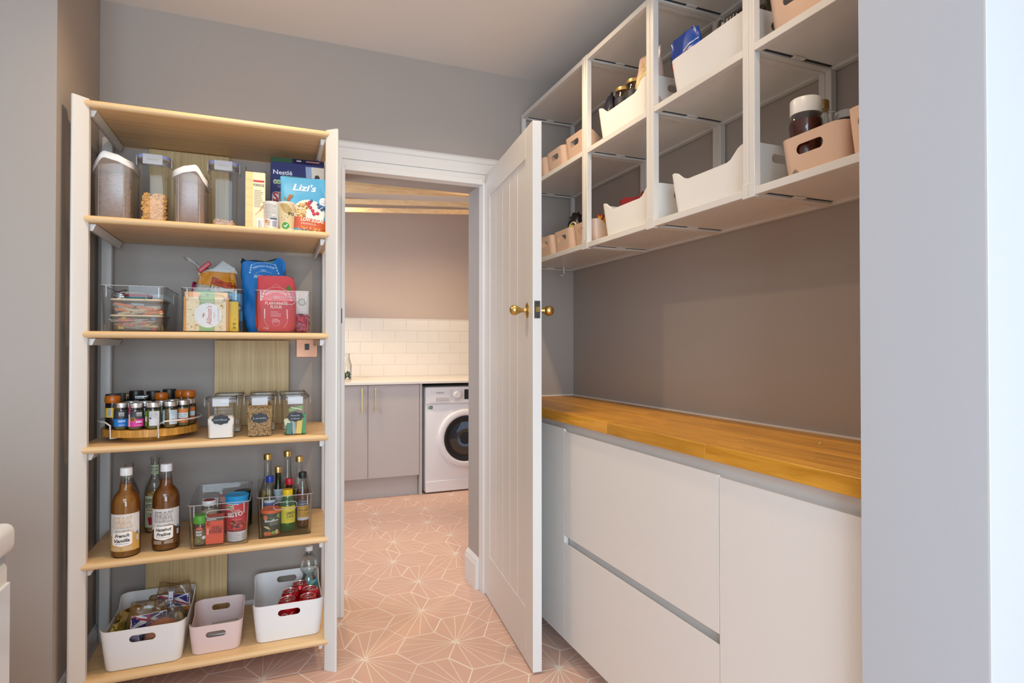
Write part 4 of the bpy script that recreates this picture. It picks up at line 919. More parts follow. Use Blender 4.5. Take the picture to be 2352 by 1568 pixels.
def L_cori(P): P.rect(-.034, -.016, .012, .06, '#BCCAD2').lines(-.03, -.018, .05, .001, 4, .005, '#7E93A0', 7).rect(-.006, .030, .046, .060, '#D07A3A').rect(-.006, .030, .028, .046, '#D3DCE0').rect(-.006, .030, .012, .028, '#C96F34').text('CORIANDER', .012, .038, .004, '#4A5A66', width=.026).text('SEEDS', .012, .0315, .004, '#4A5A66', width=.013)
def L_or(P): P.rect(-.030, .030, .046, .060, '#C8682A').rect(-.030, .030, .030, .046, '#BFD2DA').rect(-.030, .030, .014, .030, '#B85A22').lines(-.01, .014, .042, .0014, 2, .005, '#4A6A7A')
def L_yel(P):
    P.rect(-.030, .030, .038, .070, '#D9B21E').rect(-.020, -.006, .041, .068, '#CFC6B4')
    for i in range(7): P.rect(-.018, -.008, .043 + i * .0036, .0445 + i * .0036, '#6A6672')
    P.disc(.014, .055, .010, '#D9C8B0', 14).ring(.014, .055, .010, .013, '#C2601E', 14, .6, 4).disc(.009, .046, .003, '#2A2A26', 8)
RO, RI = .118, .066
spice('orange-capped spice jar with a yellow barcode label at the left of the turntable', -1.12, RO, 'orange', .112, .0225, '#1B1614', L_yel, .35)
spice('silver-lidded spice jar with the blue zaatar label', -.66, RO, 'silver', body='#5C5632', pr=L_zaatar, phi=.35)
spice('silver-lidded spice jar with the magenta sumac label', -.235, RO, 'silver', body='#4A2A22', pr=L_sumac, phi=.2)
spice('silver-lidded herb jar with a white back label and green edge', .20, RO, 'silver', body='#5E6A34', pr=L_green, phi=.15)
spice('silver-lidded jar of brown seeds with two pale blue labels', .635, RO, 'silver', body='#6E4A22', pr=L_white, phi=-.1)
spice('silver-lidded coriander jar with an orange and white label', 1.07, RO, 'silver', body='#8A7A4A', pr=L_cori, phi=-.45)
spice('silver-lidded jar with an orange and blue label at the right of the turntable', 1.50, RO, 'silver', body='#7A5A2E', pr=L_or, phi=-.3)
spice('orange-capped jar at the right rear of the turntable', 1.95, RO, 'orange', .118, .023, '#4A3A22')
for a, lb in ((-.95, 'silver-lidded jar behind the zaatar jar, inner ring'), (-.15, 'silver-lidded jar behind the sumac jar, inner ring'), (.62, 'silver-lidded jar behind the seed jar, inner ring'), (1.42, 'silver-lidded jar in the inner ring behind the coriander jar')):
    spice(lb, a, RI, 'silver', body='#5A4A2C')
spice('orange-capped jar in the middle of the turntable, left of two', 2.62, .048, 'orange', .112, .022, '#5A3E1E')
spice('orange-capped jar in the middle of the turntable, right of two', 2.35, RO, 'orange', .117, .023, '#5A3E1E')
for a, h, lb in ((2.80, .118, 'black-capped grinder at the back right of the turntable'), (3.26, .112, 'black-capped grinder at the very back of the turntable'), (3.72, .116, 'black-capped grinder at the back, left of centre'), (4.18, .110, 'black-capped grinder with a gold sticker at the back left'), (4.66, .112, 'black-capped grinder near the left edge of the turntable')):
    spice(lb, a, RO, 'black', h, .0228, '#15120F', (lambda P: P.rect(-.006, .006, .09, .108, '#C9A878').rect(-.003, .003, .09, .1, '#3A4A36')) if 'gold' in lb else None, 1.0)
t = thing('pepper_mill', 'small clear acrylic pepper mill standing on the turntable', 'pepper mill', (CX + .052 * math.sin(3.9), CY - .052 * math.cos(3.9), ZT))
obj('mill_body', G().lathe([(0, 0), (.02, 0), (.0205, .003), (.0205, .075), (0, .0755)], 22), M('#2A2420', .25), t, smooth=True)
obj('acrylic_cap', G().bev(-.0215, .0215, -.0215, .0215, .0757, .104, .003), clear('smoky_acrylic', (.55, .5, .46), .04, .06, .7), t)

# clip-lid canisters with chalk labels
def canister(label, x, y0, fillname, fillmat, fh, words, extra=None, d=.112):
    w, h = .098, .146; t = thing('clip_lid_canister', label, 'container', (x, y0 + d / 2, Z4))
    obj('body', G().loft([rrect(w * .80, d * .84, .012, 4, z=0), rrect(w * .82, d * .86, .014, 4, z=.003), rrect(w * .90, d * .93, .016, 4, z=h - .022), rrect(w * .96, d * .97, .017, 4, z=h - .018)], True, False), CLEARP, t, smooth=True)
    if fillmat: obj(fillname, G().loft([rrect(w * .80, d * .84, .012, 4, z=.003), rrect(w * .80 + (w * .1) * fh, d * .84 + d * .08 * fh, .012, 4, z=h * fh * .86 + .003), rrect(w * .72, d * .7, .012, 4, z=h * fh * .92 + .006)]), fillmat, t, smooth=True)
    obj('lid', G().loft([rrect(w, d, .018, 4, z=h - .018), rrect(w, d, .018, 4, z=h - .013), rrect(w * .96, d * .98, .018, 4, z=h - .012), rrect(w * .95, d * .97, .018, 4, z=h - .001), rrect(w * .90, d * .94, .016, 4, z=h), rrect(w * .86, d * .92, .016, 4, z=h - .004)]), CLEARP, t, smooth=True)
    obj('seal', G().loft([rrect(w * .97, d * .985, .018, 4, z=h - .0115), rrect(w * .97, d * .985, .018, 4, z=h - .0065)], False, False), M('#5C5654', .6), t, smooth=True)
    CL = clear('clip_clear', (.93, .93, .94), .1, .015, .4, .3, (.8, .8, .82))
    obj('clip', G().bev(-w * .27, w * .27, -d / 2 - .005, -d / 2 - .001, h - .034, h - .006, .0015), CL, t)
    for s in (-1, 1): obj('clip', G().bev(min(s * (w / 2 + .001), s * (w / 2 + .0045)), max(s * (w / 2 + .001), s * (w / 2 + .0045)), -d * .30, d * .30, h - .034, h - .006, .0015), CL, t)
    P = Print(); pts = []
    for i in range(48):
        a = 2 * PI * i / 48; k = 1 + .07 * math.cos(8 * a); pts.append((.0275 * k * math.cos(a), .066 + .0168 * k * math.sin(a)))
    if words: P.poly(pts, '#1B1E24')
    for i, wd_ in enumerate(words): P.text(wd_, 0, .063 + (len(words) - 1) * .005 - i * .011, .0062, '#AEB8C2', width=min(.042, .0062 * len(wd_)))
    if words: P.build('chalk_label', t, lambda x, y, o: (x, -(d * .86 / 2 + d * .035 * (y - .003) / h) - .0012 - o, y)); 
    if extra: extra(t, w, d)
    return t
canister('clear canister of white cornflour with a black chalk label', -.158, 2.275, 'flour', M('#E6E3DE', .9, bump=.4, bscale=60), .52, ('cornflour',))
canister('clear canister of brown lentils with a black chalk label', -.034, 2.275, 'lentils', speckle('lentils', '#6E5232', '#B09468', 330, .7, '#94774C'), .78, ('Lentils',))
def cubes(t, w, d):
    for i, (x, z, a, c, ww, hh) in enumerate(((.004, .088, -.25, '#7E9A5A', .05, .014), (-.022, .003, .1, '#2F6E5A', .02, .04), (-.002, .003, -.1, '#8FA0A0', .014, .06), (.012, .003, .08, '#D9B84A', .02, .062), (.030, .003, 0, '#1F8A4A', .014, .072), (-.024, .036, -.2, '#C9CBA8', .022, .024))):
        o = obj('stock_cube_packet', G().bev(-ww / 2, ww / 2, -.006, .006, 0, hh, .0015, 1).move(Matrix.Translation((x, -d * .40 + .004 + .0008 * i, z)) @ Matrix.Rotation(a, 4, 'Y')), M(c, .4), t)
    P = Print(); P.rect(-.02, .02, .094, .097, '#D9E2B8').build('packet_print', t, lambda x, y, o: (x + .004, -d * .40 - .004 - o, y - x * -.25 - x * .5))
canister('clear canister of stock cubes with a black chalk label', .084, 2.272, '', None, 0, ('Stock', 'cubes'), cubes)
for x_, n_ in ((-.142, 'cornflour'), (-.022, 'lentil'), (.082, 'stock cube')): canister('clear empty-looking canister standing behind the %s canister' % n_, x_, 2.425, 'flour', M('#D8CFC0', .9), .10, (), None, .15)

# ------------------------------------------------------------------ fifth shelf: bottles and sauces
Z5 = TOP[4]
def syrup(label, x, y, l1, l2, c1, c2, ink, lw, liq, rz):
    t = thing('syrup_bottle', label, 'bottle', (x, y, Z5), rz, 'coffee syrup bottles'); R = .0415
    pr = [(0, 0), (R * .9, 0), (R * .98, .004), (R, .010), (R, .165), (R * .97, .180), (R * .86, .195), (R * .66, .207), (R * .50, .214), (R * .46, .225), (R * .37, .262)]
    obj('glass_body', G().lathe(pr + [(R * .37, .268)], 32), GLASS, t, smooth=True)
    obj('syrup', G().lathe([(0, .003), (R * .93, .004), (R * .965, .010), (R * .965, .165), (R * .935, .179), (R * .83, .193), (R * .63, .204), (R * .47, .211), (R * .43, .2235), (R * .405, .234), (0, .2345)], 32), liq, t, smooth=True)
    obj('cap', G().lathe([(0, .262), (R * .43, .262), (R * .44, .264), (R * .43, .284), (R * .39, .287), (0, .287)], 28), PLASW, t, smooth=True)
    P = Print(); W = .058
    P.rect(-W, W, .022, .142, '#D8D4D0')
    rr = random.Random(12)
    for i in range(60): P.disc(rr.uniform(-W, W), rr.uniform(.06, .14), .0016, '#C3BDB8', 5)
    P.poly([(-W, .022), (W, .022), (W, .072), (.040, .078), (.026, .088), (-.026, .083), (-.036, .072), (-W, .065)], c1)
    P.text('SKINNY', .001, .117, .015, c2, width=.057, bold=.07).text('SKINNY', .001, .1175, .014, '#E6E1DA', width=.053, bold=.015)
    P.text('BARISTA', .001, .099, .014, c2, width=.057, bold=.07).text('BARISTA', .001, .0995, .013, '#E6E1DA', width=.053, bold=.015)
    P.poly([(-.026, .0845), (.027, .0885), (.027, .0955), (-.026, .0915)], '#D9D3CA').text('zero calorie', .001, .0868, .005, '#2C2824', width=.040, shear=.3, rot=.07)
    P.poly([(-.030, .046), (-.026, .042), (.0, .038), (.026, .042), (.030, .046), (.030, .082), (.026, .086), (-.026, .083), (-.030, .079)], '#EFEAE4')
    P.text(l1, .001, .0685, .0105, '#26221F', width=lw[0], shear=.35, bold=.03, rot=.05).text(l2, .001, .0525, .0105, '#26221F', width=lw[1], shear=.35, bold=.03, rot=.05).rect(-.02, .02, .0465, .0475, '#6A645E')
    for i in range(3):
        P.rect(-.03, -.004, .030 - i * .004 + .004, .0315 - i * .004 + .004, '#E0D2B8').rect(.004, .03, .031 - i * .004 + .004, .0325 - i * .004 + .004, '#E0D2B8')
    for z in (.070, .060, .050): P.ring(-.043, z, .003, .0038, '#E4DACA', 10)
    P.disc(.046, .078, .004, '#2E7FB8', 10).rect(.042, .050, .052, .07, '#C9C6C4')
    P.build('label', t, cyl(R, 0, 0), maxlen=.007)
AMB = M((.62, .25, .03), .12, key='amber_syrup'); AMB2 = M((.42, .15, .02), .12, key='dark_amber_syrup')
for m_, c in ((AMB, (.92, .55, .16)), (AMB2, (.80, .40, .10))):
    nt = m_.node_tree; b = nt.nodes['Principled BSDF']; tr_ = nt.nodes.new('ShaderNodeBsdfTransparent'); tr_.inputs[0].default_value = (*c, 1)
    mx = nt.nodes.new('ShaderNodeMixShader'); mx.inputs[0].default_value = .55; o_ = nt.nodes['Material Output']
    nt.links.new(b.outputs[0], mx.inputs[1]); nt.links.new(tr_.outputs[0], mx.inputs[2]); nt.links.new(mx.outputs[0], o_.inputs[0])
syrup('amber French vanilla syrup bottle with white cap, leftmost on the fifth shelf', -.440, 2.303, 'French', 'Vanilla', '#CDA055', '#C29440', 0, (.042, .044), AMB, -.12)
syrup('brown hazelnut praline syrup bottle with white cap', -.328, 2.328, 'Hazelnut', 'Praline', '#5E3A1A', '#4A2C14', 0, (.048, .042), AMB2, -.08)
def popcorn(label, x, y, h, lab=True):
    t = thing('popcorn_bottle', label, 'bottle', (x, y, Z5), 0, 'glass popcorn bottles'); R = .034
    obj('glass_body', G().lathe([(0, 0), (R * .92, 0), (R, .005), (R, .145), (R * .93, .162), (R * .6, .19), (R * .42, .205), (R * .40, h - .012), (R * .47, h - .010), (R * .47, h)], 28), GLASS, t, smooth=True)
    obj('kernels', G().lathe([(0, .003), (R - .003, .004), (R - .003, .14), (R * .7, .15), (0, .152)], 24), speckle('kernels', '#A5742E', '#D9B87A', 200, .6), t, smooth=True)
    P = Print(); P.rect(-.03, .030, .02, .136, '#D6DBB4').text('POPCORN', 0, .112, .014, '#2C3A2A', width=.050, bold=.03).text('KITCHEN', 0, .092, .014, '#2C3A2A', width=.050, bold=.03).rect(-.02, .02, .083, .086, '#B0705A').ring(0, .066, .006, .0075, '#2C3A2A', 12).ring(-.010, .066, .005, .0064, '#2C3A2A', 10).ring(.010, .066, .005, .0064, '#2C3A2A', 10).poly([(-.016, .058), (.016, .058), (.011, .030), (-.011, .030)], '#B01840').build('label', t, cyl(R, 0, -.1), maxlen=.007)
    P = Print(); P.rect(-.016, .016, .212, .246, '#CCD8B4').text('POPCORN', 0, .233, .007, '#2C3A2A', width=.025, bold=.02).text('KITCHEN', 0, .222, .007, '#2C3A2A', width=.025, bold=.02).rect(-.01, .01, .216, .218, '#6A7A60').build('neck_label', t, cyl(R * .415, 0, -.1), maxlen=.005)
popcorn('tall glass popcorn kernel bottle behind the hazelnut syrup', -.398, 2.565, .275)
popcorn('glass popcorn kernel bottle mostly hidden behind the vanilla syrup', -.475, 2.53, .262)
clear_bin('clear plastic bin of gravy and spice tubs on the fifth shelf', -.160, 2.262, Z5, .193, .33, .150)
clear_bin('clear plastic bin of vinegar and sauce bottles on the fifth shelf', .052, 2.292, Z5, .190, .33, .150)
ZJ = Z5 + ZI
t = thing('herb_jar', 'mixed herbs jar with a bright green lid in the clear bin', 'jar', (-.222, 2.312, ZJ), .2)
obj('glass_body', G().lathe([(0, 0), (.020, 0), (.0225, .004), (.0225, .072), (.021, .076)], 24), GLASS, t, smooth=True)
obj('herbs', G().lathe([(0, .002), (.020, .003), (.020, .055), (0, .058)], 20), speckle('herbs', '#7A6A48', '#B5A276', 480), t, smooth=True)
obj('lid', G().lathe([(0, .074), (.0225, .074), (.0235, .078), (.0235, .098), (.021, .101), (0, .1)], 26), M('#4FA832', .4), t, smooth=True)
P = Print(); P.disc(-.006, .058, .011, '#C0421E', 18, .0065).text('Schwartz', -.006, .0565, .004, '#E9DCC8', width=.017, shear=.3).text('MIXED', -.007, .044, .006, '#E4E6E6', width=.018, bold=.04).text('HERBS', -.007, .0345, .006, '#E4E6E6', width=.018, bold=.04).ring(.0, .042, .021, .0222, '#5FAE3A', 20, -1.4, 1.2).disc(.008, .027, .006, '#CFE0DE', 14).rect(-.02, -.001, .020, .0215, '#5FAE3A').build('label', t, cyl(.0225), maxlen=.006)
t = carton('chilli_box', 'small bright red-orange chilli powder box in the clear bin', -.176, 2.310, .056, .035, .095, ZJ, '#E2553A', rz=-.05)
P = Print(); P.rect(-.028, .028, .080, .0948, '#564A46').text('Cooks', -.024, .0885, .004, '#E4DCD6', width=.026, align='L').text('INGREDIENTS', -.024, .0825, .0042, '#EDE6E0', width=.030, align='L', bold=.03).text('C', -.024, .066, .011, '#3A2A26', width=.010, align='L', bold=.05).text('CHILLI', .008, .050, .011, '#6A2A22', width=.034, bold=.03).text('POWDER', .004, .037, .011, '#6A2A22', width=.041, bold=.03).text('ORGANIC', -.018, .046, .0055, '#F2C8B8', width=.024, rot=PI / 2, bold=.03).ring(.010, .020, .006, .0065, '#C84830', 16).rect(-.012, .024, .0625, .0632, '#A83A2A').build('print', t, flat(0, -.0175))
t = thing('gravy_tub', 'red gravy tub with a bright blue lid in the clear bin', 'tub', (-.108, 2.325, ZJ), -.1); R = .036
obj('tub_body', G().lathe([(0, 0), (R * .86, 0), (R * .88, .003), (R * .98, .135)], 32), M('#D9D6D4', .5), t, smooth=True)
obj('lid', G().lathe([(0, .132), (R * 1.05, .132), (R * 1.06, .136), (R * 1.06, .151), (R * 1.1, .153), (R * 1.1, .157), (R * 1.04, .158), (R * .98, .155), (0, .155)], 32), M('#1E94CE', .35), t, smooth=True)
P = Print(); P.rect(-.048, .048, .040, .131, '#C8303A').rect(-.048, .048, .034, .040, '#7A3A36').rect(-.03, .01, .1285, .131, '#DDE6EC').poly([(-.034, .108), (-.004, .112), (-.004, .127), (-.034, .124)], '#C9BC9A').lines(-.03, -.008, .121, .0022, 3, .004, '#3A3428')
P.text('Ooh!', .004, .1035, .009, '#F2D8D4', width=.022, shear=.35, rot=.15).text('BISTO', -.001, .0865, .0165, '#8E1822', width=.051, bold=.10, rot=.13, shear=.1).text('BISTO', -.001, .087, .016, '#F4EFEC', width=.049, bold=.04, rot=.13, shear=.1).ring(.006, .083, .017, .0182, '#F2E0DC', 14, 3.6, 5.6, .4)
rr = random.Random(9)
for i in range(46): P.poly(hexdisc(6, rr.uniform(.002, .0045), rr.uniform(-.014, .03), rr.uniform(.048, .072), rr.uniform(.0015, .003)), rr.choice(('#4A2A1E', '#6E4630', '#8A6A4A', '#B59A72', '#3A2018')))
P.lines(-.028, .02, .029, .001, 6, .0042, '#A9A6A8').rect(.022, .034, .006, .026, '#B5B2B8').rect(.046, .049, .06, .11, '#E0A8A8')
P.build('label', t, cyl(R * .88, 0, 0, taper=.028), maxlen=.007)
t = lid_jar('relish_jar', 'cream jar with a red-topped lid behind the herb jar', (-.205, 2.43, ZJ), .026, .122, M('#B5A58C', .6), PLASW, .016); obj('lid_disc', G().lathe([(0, .1222), (.0195, .1222), (.019, .1235), (0, .1232)], 24), M('#A53A3A', .5), t, smooth=True)
P = Print(); P.rect(-.035, .035, .03, .09, '#C9BCA8').poly([(-.012, .055), (0, .075), (.012, .055), (.006, .035), (-.006, .035)], '#26241F').build('label', t, cyl(.026), maxlen=.006)
t = lid_jar('relish_jar', 'tomato jar with a pale pink lid behind the gravy tub', (-.148, 2.46, ZJ), .031, .128, M('#A01C18', .4), M('#B98A84', .4), .02)
t = lid_jar('relish_jar', 'dark jar with a black lid at the back of the gravy bin', (-.095, 2.50, ZJ), .033, .132, M('#2A1A14', .4), BLACK, .026)
# bottles in the right hand bin
def bottle(name, label, x, y, R, h, cap, liq, neck=.32, shoulder=.5, glass=GLASS, fill=.5, capr=None, caph=.022, lab=None, labm=None):
    t = thing(name, label, 'bottle', (x, y, ZJ)); s = h * shoulder; nr_ = R * neck
    obj('glass_body', G().lathe([(0, 0), (R * .92, 0), (R, .004), (R, s), (R * .93, s + h * .05), (R * .62, s + h * .16), (nr_ * 1.1, s + h * .26), (nr_, h - caph)], 26), glass, t, smooth=True)
    if liq:
        f = min(fill * h, s + h * .04)
        obj('liquid', G().lathe([(0, .003), (R * .93, .004), (R * .95, min(f, s)), (R * .9, f + .0005), (0, f + .001)], 24), liq, t, smooth=True)
    cr = capr or nr_ * 1.22
    obj('cap', G().lathe([(0, h - caph), (cr, h - caph), (cr * 1.03, h - caph * .85), (cr, h - caph * .7), (cr * 1.03, h - caph * .5), (cr, h - .003), (cr * .92, h), (0, h)], 26), cap, t, smooth=True)
    if lab: P = Print(); lab(P); P.build('label', t, cyl(R, 0, 0), maxlen=.006)
    return t
VIN = M((.55, .36, .12), .15, key='pale_vinegar')
bottle('vinegar_bottle', 'tall clear vinegar bottle with gold cap, left of three', -.008, 2.52, .030, .262, GOLDC, VIN, .42, .42, fill=.55)
bottle('vinegar_bottle', 'tall clear vinegar bottle with gold cap, middle of three', .066, 2.565, .029, .262, GOLDC, VIN, .42, .42, fill=.52)
bottle('vinegar_bottle', 'tall clear vinegar bottle with gold cap, right of three', .108, 2.505, .025, .248, GOLDC, VIN, .46, .44, fill=.5)
bottle('oil_bottle', 'dark green oil bottle with gold cap', .030, 2.472, .0225, .218, GOLDC, None, .48, .46, glass=M('#1E2410', .08), lab=lambda P: P.rect(-.024, .024, .05, .135, '#B5BFC4').lines(-.02, .02, .13, .0018, 12, .006, '#5A6468'))
bottle('sauce_bottle', 'clear bottle with a bright blue cap', .000, 2.435, .0225, .192, M('#1B3A9C', .35), M('#8FA6A0', .3), .52, .5, fill=.25, lab=lambda P: P.rect(-.024, .024, .07, .095, '#5E6AA8').rect(-.024, .024, .095, .105, '#C3D2D6'))
bottle('sauce_bottle', 'small dark bottle with a red cap', .070, 2.448, .0195, .174, M('#C2182E', .35), None, .62, .55, glass=M('#2A1710', .1))
t = bottle('sauce_bottle', 'slim bottle of dark liquid with a black cap and a mustard label', .116, 2.398, .0240, .205, BLACK, M((.12, .03, .01), .15), .50, .62, fill=.76, lab=lambda P: P.rect(-.022, .028, .028, .104, '#C9C4CC').rect(-.022, .028, .082, .104, '#3E424E').text('Cooks', .003, .096, .0048, '#C9CCD4', width=.026).text('INGREDIENTS', .003, .0865, .005, '#C9CCD4', width=.036).rect(-.020, .026, .038, .081, '#C79A3C').text('POMEGRANATE', .003, .0735, .005, '#6A4A1A', width=.036).text('MOLASSES', .003, .0625, .0075, '#6A4A1A', width=.038, bold=.03).lines(-.018, .024, .058, .0018, 4, .0045, '#8E6A2A'))
t = bottle('lemon_juice_bottle', 'green lemon juice bottle with a yellow cap and yellow label', .062, 2.375, .0285, .150, M('#E0BE12', .35), None, .52, .62, glass=clear('green_glass', (.16, .62, .28), .04, .06, .6, .25, (.04, .35, .10)), caph=.024, lab=lambda P: P.rect(-.026, .030, .030, .092, '#D9C93A').text('M&S', .008, .080, .006, '#B5A22A', width=.014).text('LEMON', .010, .062, .0095, '#4E4E22', width=.032, bold=.03).text('JUICE', .008, .050, .0095, '#4E4E22', width=.026, bold=.03).rect(-.006, .022, .042, .0428, '#9A9030'))
t = thing('bouillon_tub', 'green bouillon tub with an orange lid at the front of the bin', 'tub', (.004, 2.345, ZJ), .05); R = .0335
obj('tub_body', G().lathe([(0, 0), (R * .9, 0), (R * .92, .002), (R, .082)], 30), M('#3E4A42', .5), t, smooth=True)
obj('lid', G().lathe([(0, .080), (R * 1.05, .080), (R * 1.06, .083), (R * 1.05, .090), (R * .98, .092), (R * .9, .0895), (0, .0895)], 30), M('#E0642E', .4), t, smooth=True)
P = Print()
for i in range(9): a = 2 * PI * i / 9; P.disc(-.020 + .006 * math.cos(a), .066 + .006 * math.sin(a), .0028, '#DC7040', 7)
P.disc(-.020, .066, .0065, '#E08A58', 14).text('NEW', -.020, .065, .004, '#A8402A', width=.009).text('Marigold', .004, .0628, .004, '#8FA86A', width=.018).poly([(.016, .066), (.026, .062), (.03, .076), (.02, .074)], '#8FB85A').poly([(.026, .06), (.032, .058), (.033, .066)], '#8FB85A').text('Bouillon', .001, .0505, .0095, '#EDEDE6', width=.046, shear=.15, bold=.02, rot=.05).text('Instant Vegetable', .008, .044, .0038, '#C9D2C6', width=.03, rot=.05).text('Stock Powder', .009, .0385, .0038, '#C9D2C6', width=.026, rot=.05)
P.poly([(-.026, .036), (-.022, .03), (-.012, .026), (-.002, .022), (-.01, .034)], '#D8C088').disc(-.018, .008, .009, '#D87A4A', 10, .008).disc(-.008, .009, .007, '#CC5A36', 9, .008).poly([(-.004, .010), (.006, .017), (.016, .012), (.008, .006)], '#7FAE4A').disc(.018, .013, .006, '#DCC78E', 10, .008).poly([(-.03, .002), (.032, .002), (.030, .012), (.02, .005), (-.02, .004)], '#D0693E')
P.build('label', t, cyl(R * .92, 0, 0, taper=.03), maxlen=.007)
bottle('sauce_bottle', 'small dark sauce bottle with a striped label tucked behind the bouillon tub', .027, 2.398, .0145, .098, BLACK, None, .6, .6, glass=M('#1A1412', .15), lab=lambda P: P.rect(-.015, .015, .055, .062, '#3E5A9A').rect(-.015, .015, .046, .053, '#C9B8B0'))

# ------------------------------------------------------------------ bottom shelf: boxes, cans, bread
Z6 = TOP[5]
sg = 'storage boxes on the bottom shelf'
sbox(.245, .350, .137, PLASW, (-.384, 2.432, Z6), 0, 'white storage box of bread packets, leftmost on the bottom shelf', sg, scoop=.028)
sbox(.170, .245, .102, PINK, (-.170, 2.398, Z6), 0, 'small pink storage box on the bottom shelf', sg, scoop=.026, hole=(.062, .021))
sbox(.243, .345, .137, PLASW, (.066, 2.448, Z6), 0, 'white storage box of drink cans at the right of the bottom shelf', sg, scoop=.028)
def can(label, x, y):
    t = thing('drink_can', label, 'can', (x, y, Z6 + .0045), 0, 'red drink cans'); R = .033
    obj('can_body', G().lathe([(0, 0), (R * .78, 0), (R * .95, .006), (R, .012), (R, .098), (R * .97, .103), (R * .83, .112), (R * .82, .1135)], 30), M('#C2101E', .28, .35), t, smooth=True)
    obj('lid', G().lathe([(R * .82, .1125), (R * .84, .115), (R * .80, .1155), (R * .76, .112), (0, .1115)], 30), CHROME, t, smooth=True)
    o = obj('ring_pull', G().tube([(.010 * math.cos(a), -.004 + .013 * math.sin(a), .1135) for a in [2 * PI * i / 14 for i in range(14)]], .0016, 6, True), CHROME, t, smooth=True)
    obj('rivet', G().lathe([(0, .1115), (.004, .1115), (.0035, .114), (0, .1142)], 12), CHROME, t, smooth=True)
    P = Print(); P.ring(-.01, .06, .012, .0145, '#E8D8D6', 16, .5, 4).line((-.02, .05), (.02, .075), .003, '#E8D8D6').build('print', t, cyl(R, 0, 0), maxlen=.007)
can('red drink can with silver top, front left of the group in the white box', .062, 2.362)
can('red drink can with silver top, second row left in the white box', .075, 2.436)
can('red drink can with silver top, second row right in the white box', .146, 2.432)
can('red drink can with silver top, front right of the group in the white box', .134, 2.362)
can('red drink can with silver top, rearmost in the white box', .112, 2.500)
t = thing('water_bottle', 'clear plastic water bottle with a white cap in the white box', 'bottle', (.148, 2.548, Z6 + .0045))
WB = clear('water_bottle_plastic', (.93, .965, .965), .04, .05, .7)
obj('bottle_body', G().lathe([(0, 0), (.026, 0), (.031, .006), (.031, .03), (.029, .036), (.031, .042), (.031, .07), (.029, .076), (.031, .082), (.031, .105), (.024, .120), (.0225, .128), (.026, .138), (.0325, .150), (.0345, .166), (.033, .184), (.026, .201), (.015, .213), (.0125, .220), (.0125, .226)], 28), WB, t, smooth=True)
obj('water', G().lathe([(0, .003), (.0275, .005), (.028, .105), (.022, .119), (.0205, .128), (.0235, .138), (0, .1385)], 24), clear('water', (.86, .95, .95), .02, .04, .6), t, smooth=True)
obj('cap', G().lathe([(0, .224), (.0145, .224), (.0148, .2255), (.0145, .240), (.0135, .2415), (0, .2415)], 24), PLASW, t, smooth=True)
P = Print(); P.rect(-.05, .05, .082, .112, '#5FAEBE').line((.0, .095), (.02, .106), .004, '#C9D24A').line((.01, .09), (.03, .098), .004, '#2A6E5A').build('label', t, cyl(.0312), maxlen=.007)
# bread in the left box
def bun(label, x, y, z, rx, ry, rz_, mat, rot=0, film=True, name='bread_roll'):
    t = thing(name, label, 'bread', (x, y, z), rot); n = 10
    g = G().loft([[(rx * math.cos(a) * math.sin(PI * (i + .02) / (n + .04)) , ry * math.sin(a) * math.sin(PI * (i + .02) / (n + .04)), rz_ * (1 - math.cos(PI * (i + .02) / (n + .04)))) for a in [2 * PI * k / 20 for k in range(20)]] for i in range(n + 1)])
    obj('crumb', g, mat, t, smooth=True)
    if film: obj('wrapper', bag_geo(rx * 2.1, ry * 2.0, rz_ * 2.08, seed=int(x * 997), top=.6, crumple=.003, pinch=.8), FILM, t, smooth=True)
    return t
CRUST = M('#B5672E', .55, var=.3, vscale=30); PALE = M('#C9A868', .6, var=.2, vscale=30)
ZB = Z6 + .0045
bun('bagel-brown bread roll in clear film at the front of the white box', -.333, 2.316, ZB, .056, .038, .066, CRUST, .05)
bun('pale bread roll in clear film at the right of the white box', -.298, 2.392, ZB, .022, .034, .058, PALE)
def loaf(label, x, y, rot, h, seed, col):
    t = bag('bread_packet', label, 'bread', (x, y, ZB), rot, .135, .060, h, clear('bread_film_%d' % seed, (.93, .90, .86), .12, .03, .5, .14, lin(col)), seed=seed, top=.5, pinch=.75, crumple=.004)
    sk = SKIN
    g = G()
    for i in range(3): g.lathe([(0, 0), (.03, .004), (.034, .012), (.03, .02), (0, .024)], 16, (-.036 + .036 * i, 0, h * .15 + .012 * (i % 2)))
    obj('bread_slices', G().loft([rrect(.105, .036, .016, 4, z=.006), rrect(.115, .042, .018, 4, z=h * .4), rrect(.095, .034, .016, 4, z=h * .72)]), M(col, .6, var=.2, vscale=30), t, smooth=True)
    P = Print(); z = h * .52
    P.poly([(-.055, z), (.06, z - .004), (.055, z + .042), (-.05, z + .044)], '#E0DEE0').poly([(-.055, z - .012), (.062, z - .016), (.06, z - .002), (-.055, z + .002)], '#CC7E22')
    P.poly([(-.05, z + .008), (-.018, z + .030), (-.05, z + .042)], '#3A2A6E').poly([(-.04, z + .004), (.04, z + .004), (.0, z + .018)], '#3A2A6E').poly([(.02, z + .03), (.055, z + .008), (.054, z + .04)], '#3A2A6E').poly([(-.02, z + .042), (.04, z + .041), (.01, z + .03)], '#3A2A6E')
    P.poly([(-.05, z + .040), (-.042, z + .044), (.06, z + .004), (.054, z)], '#A8243A').rect(-.003, .006, z, z + .042, '#A8243A')
    P.poly([(-.04, z - .05), (.02, z - .055), (.02, z - .018), (-.04, z - .014)], '#C9CDCE')
    for i in range(6): P.rect(-.02 + i * .005, -.0175 + i * .005 + (i % 2) * .001, z - .048, z - .024, '#3E4A56')
    P.build('wrapper_print', t, lambda x_, y_, o: sk(x_, max(.004, y_), o), maxlen=.01); return t
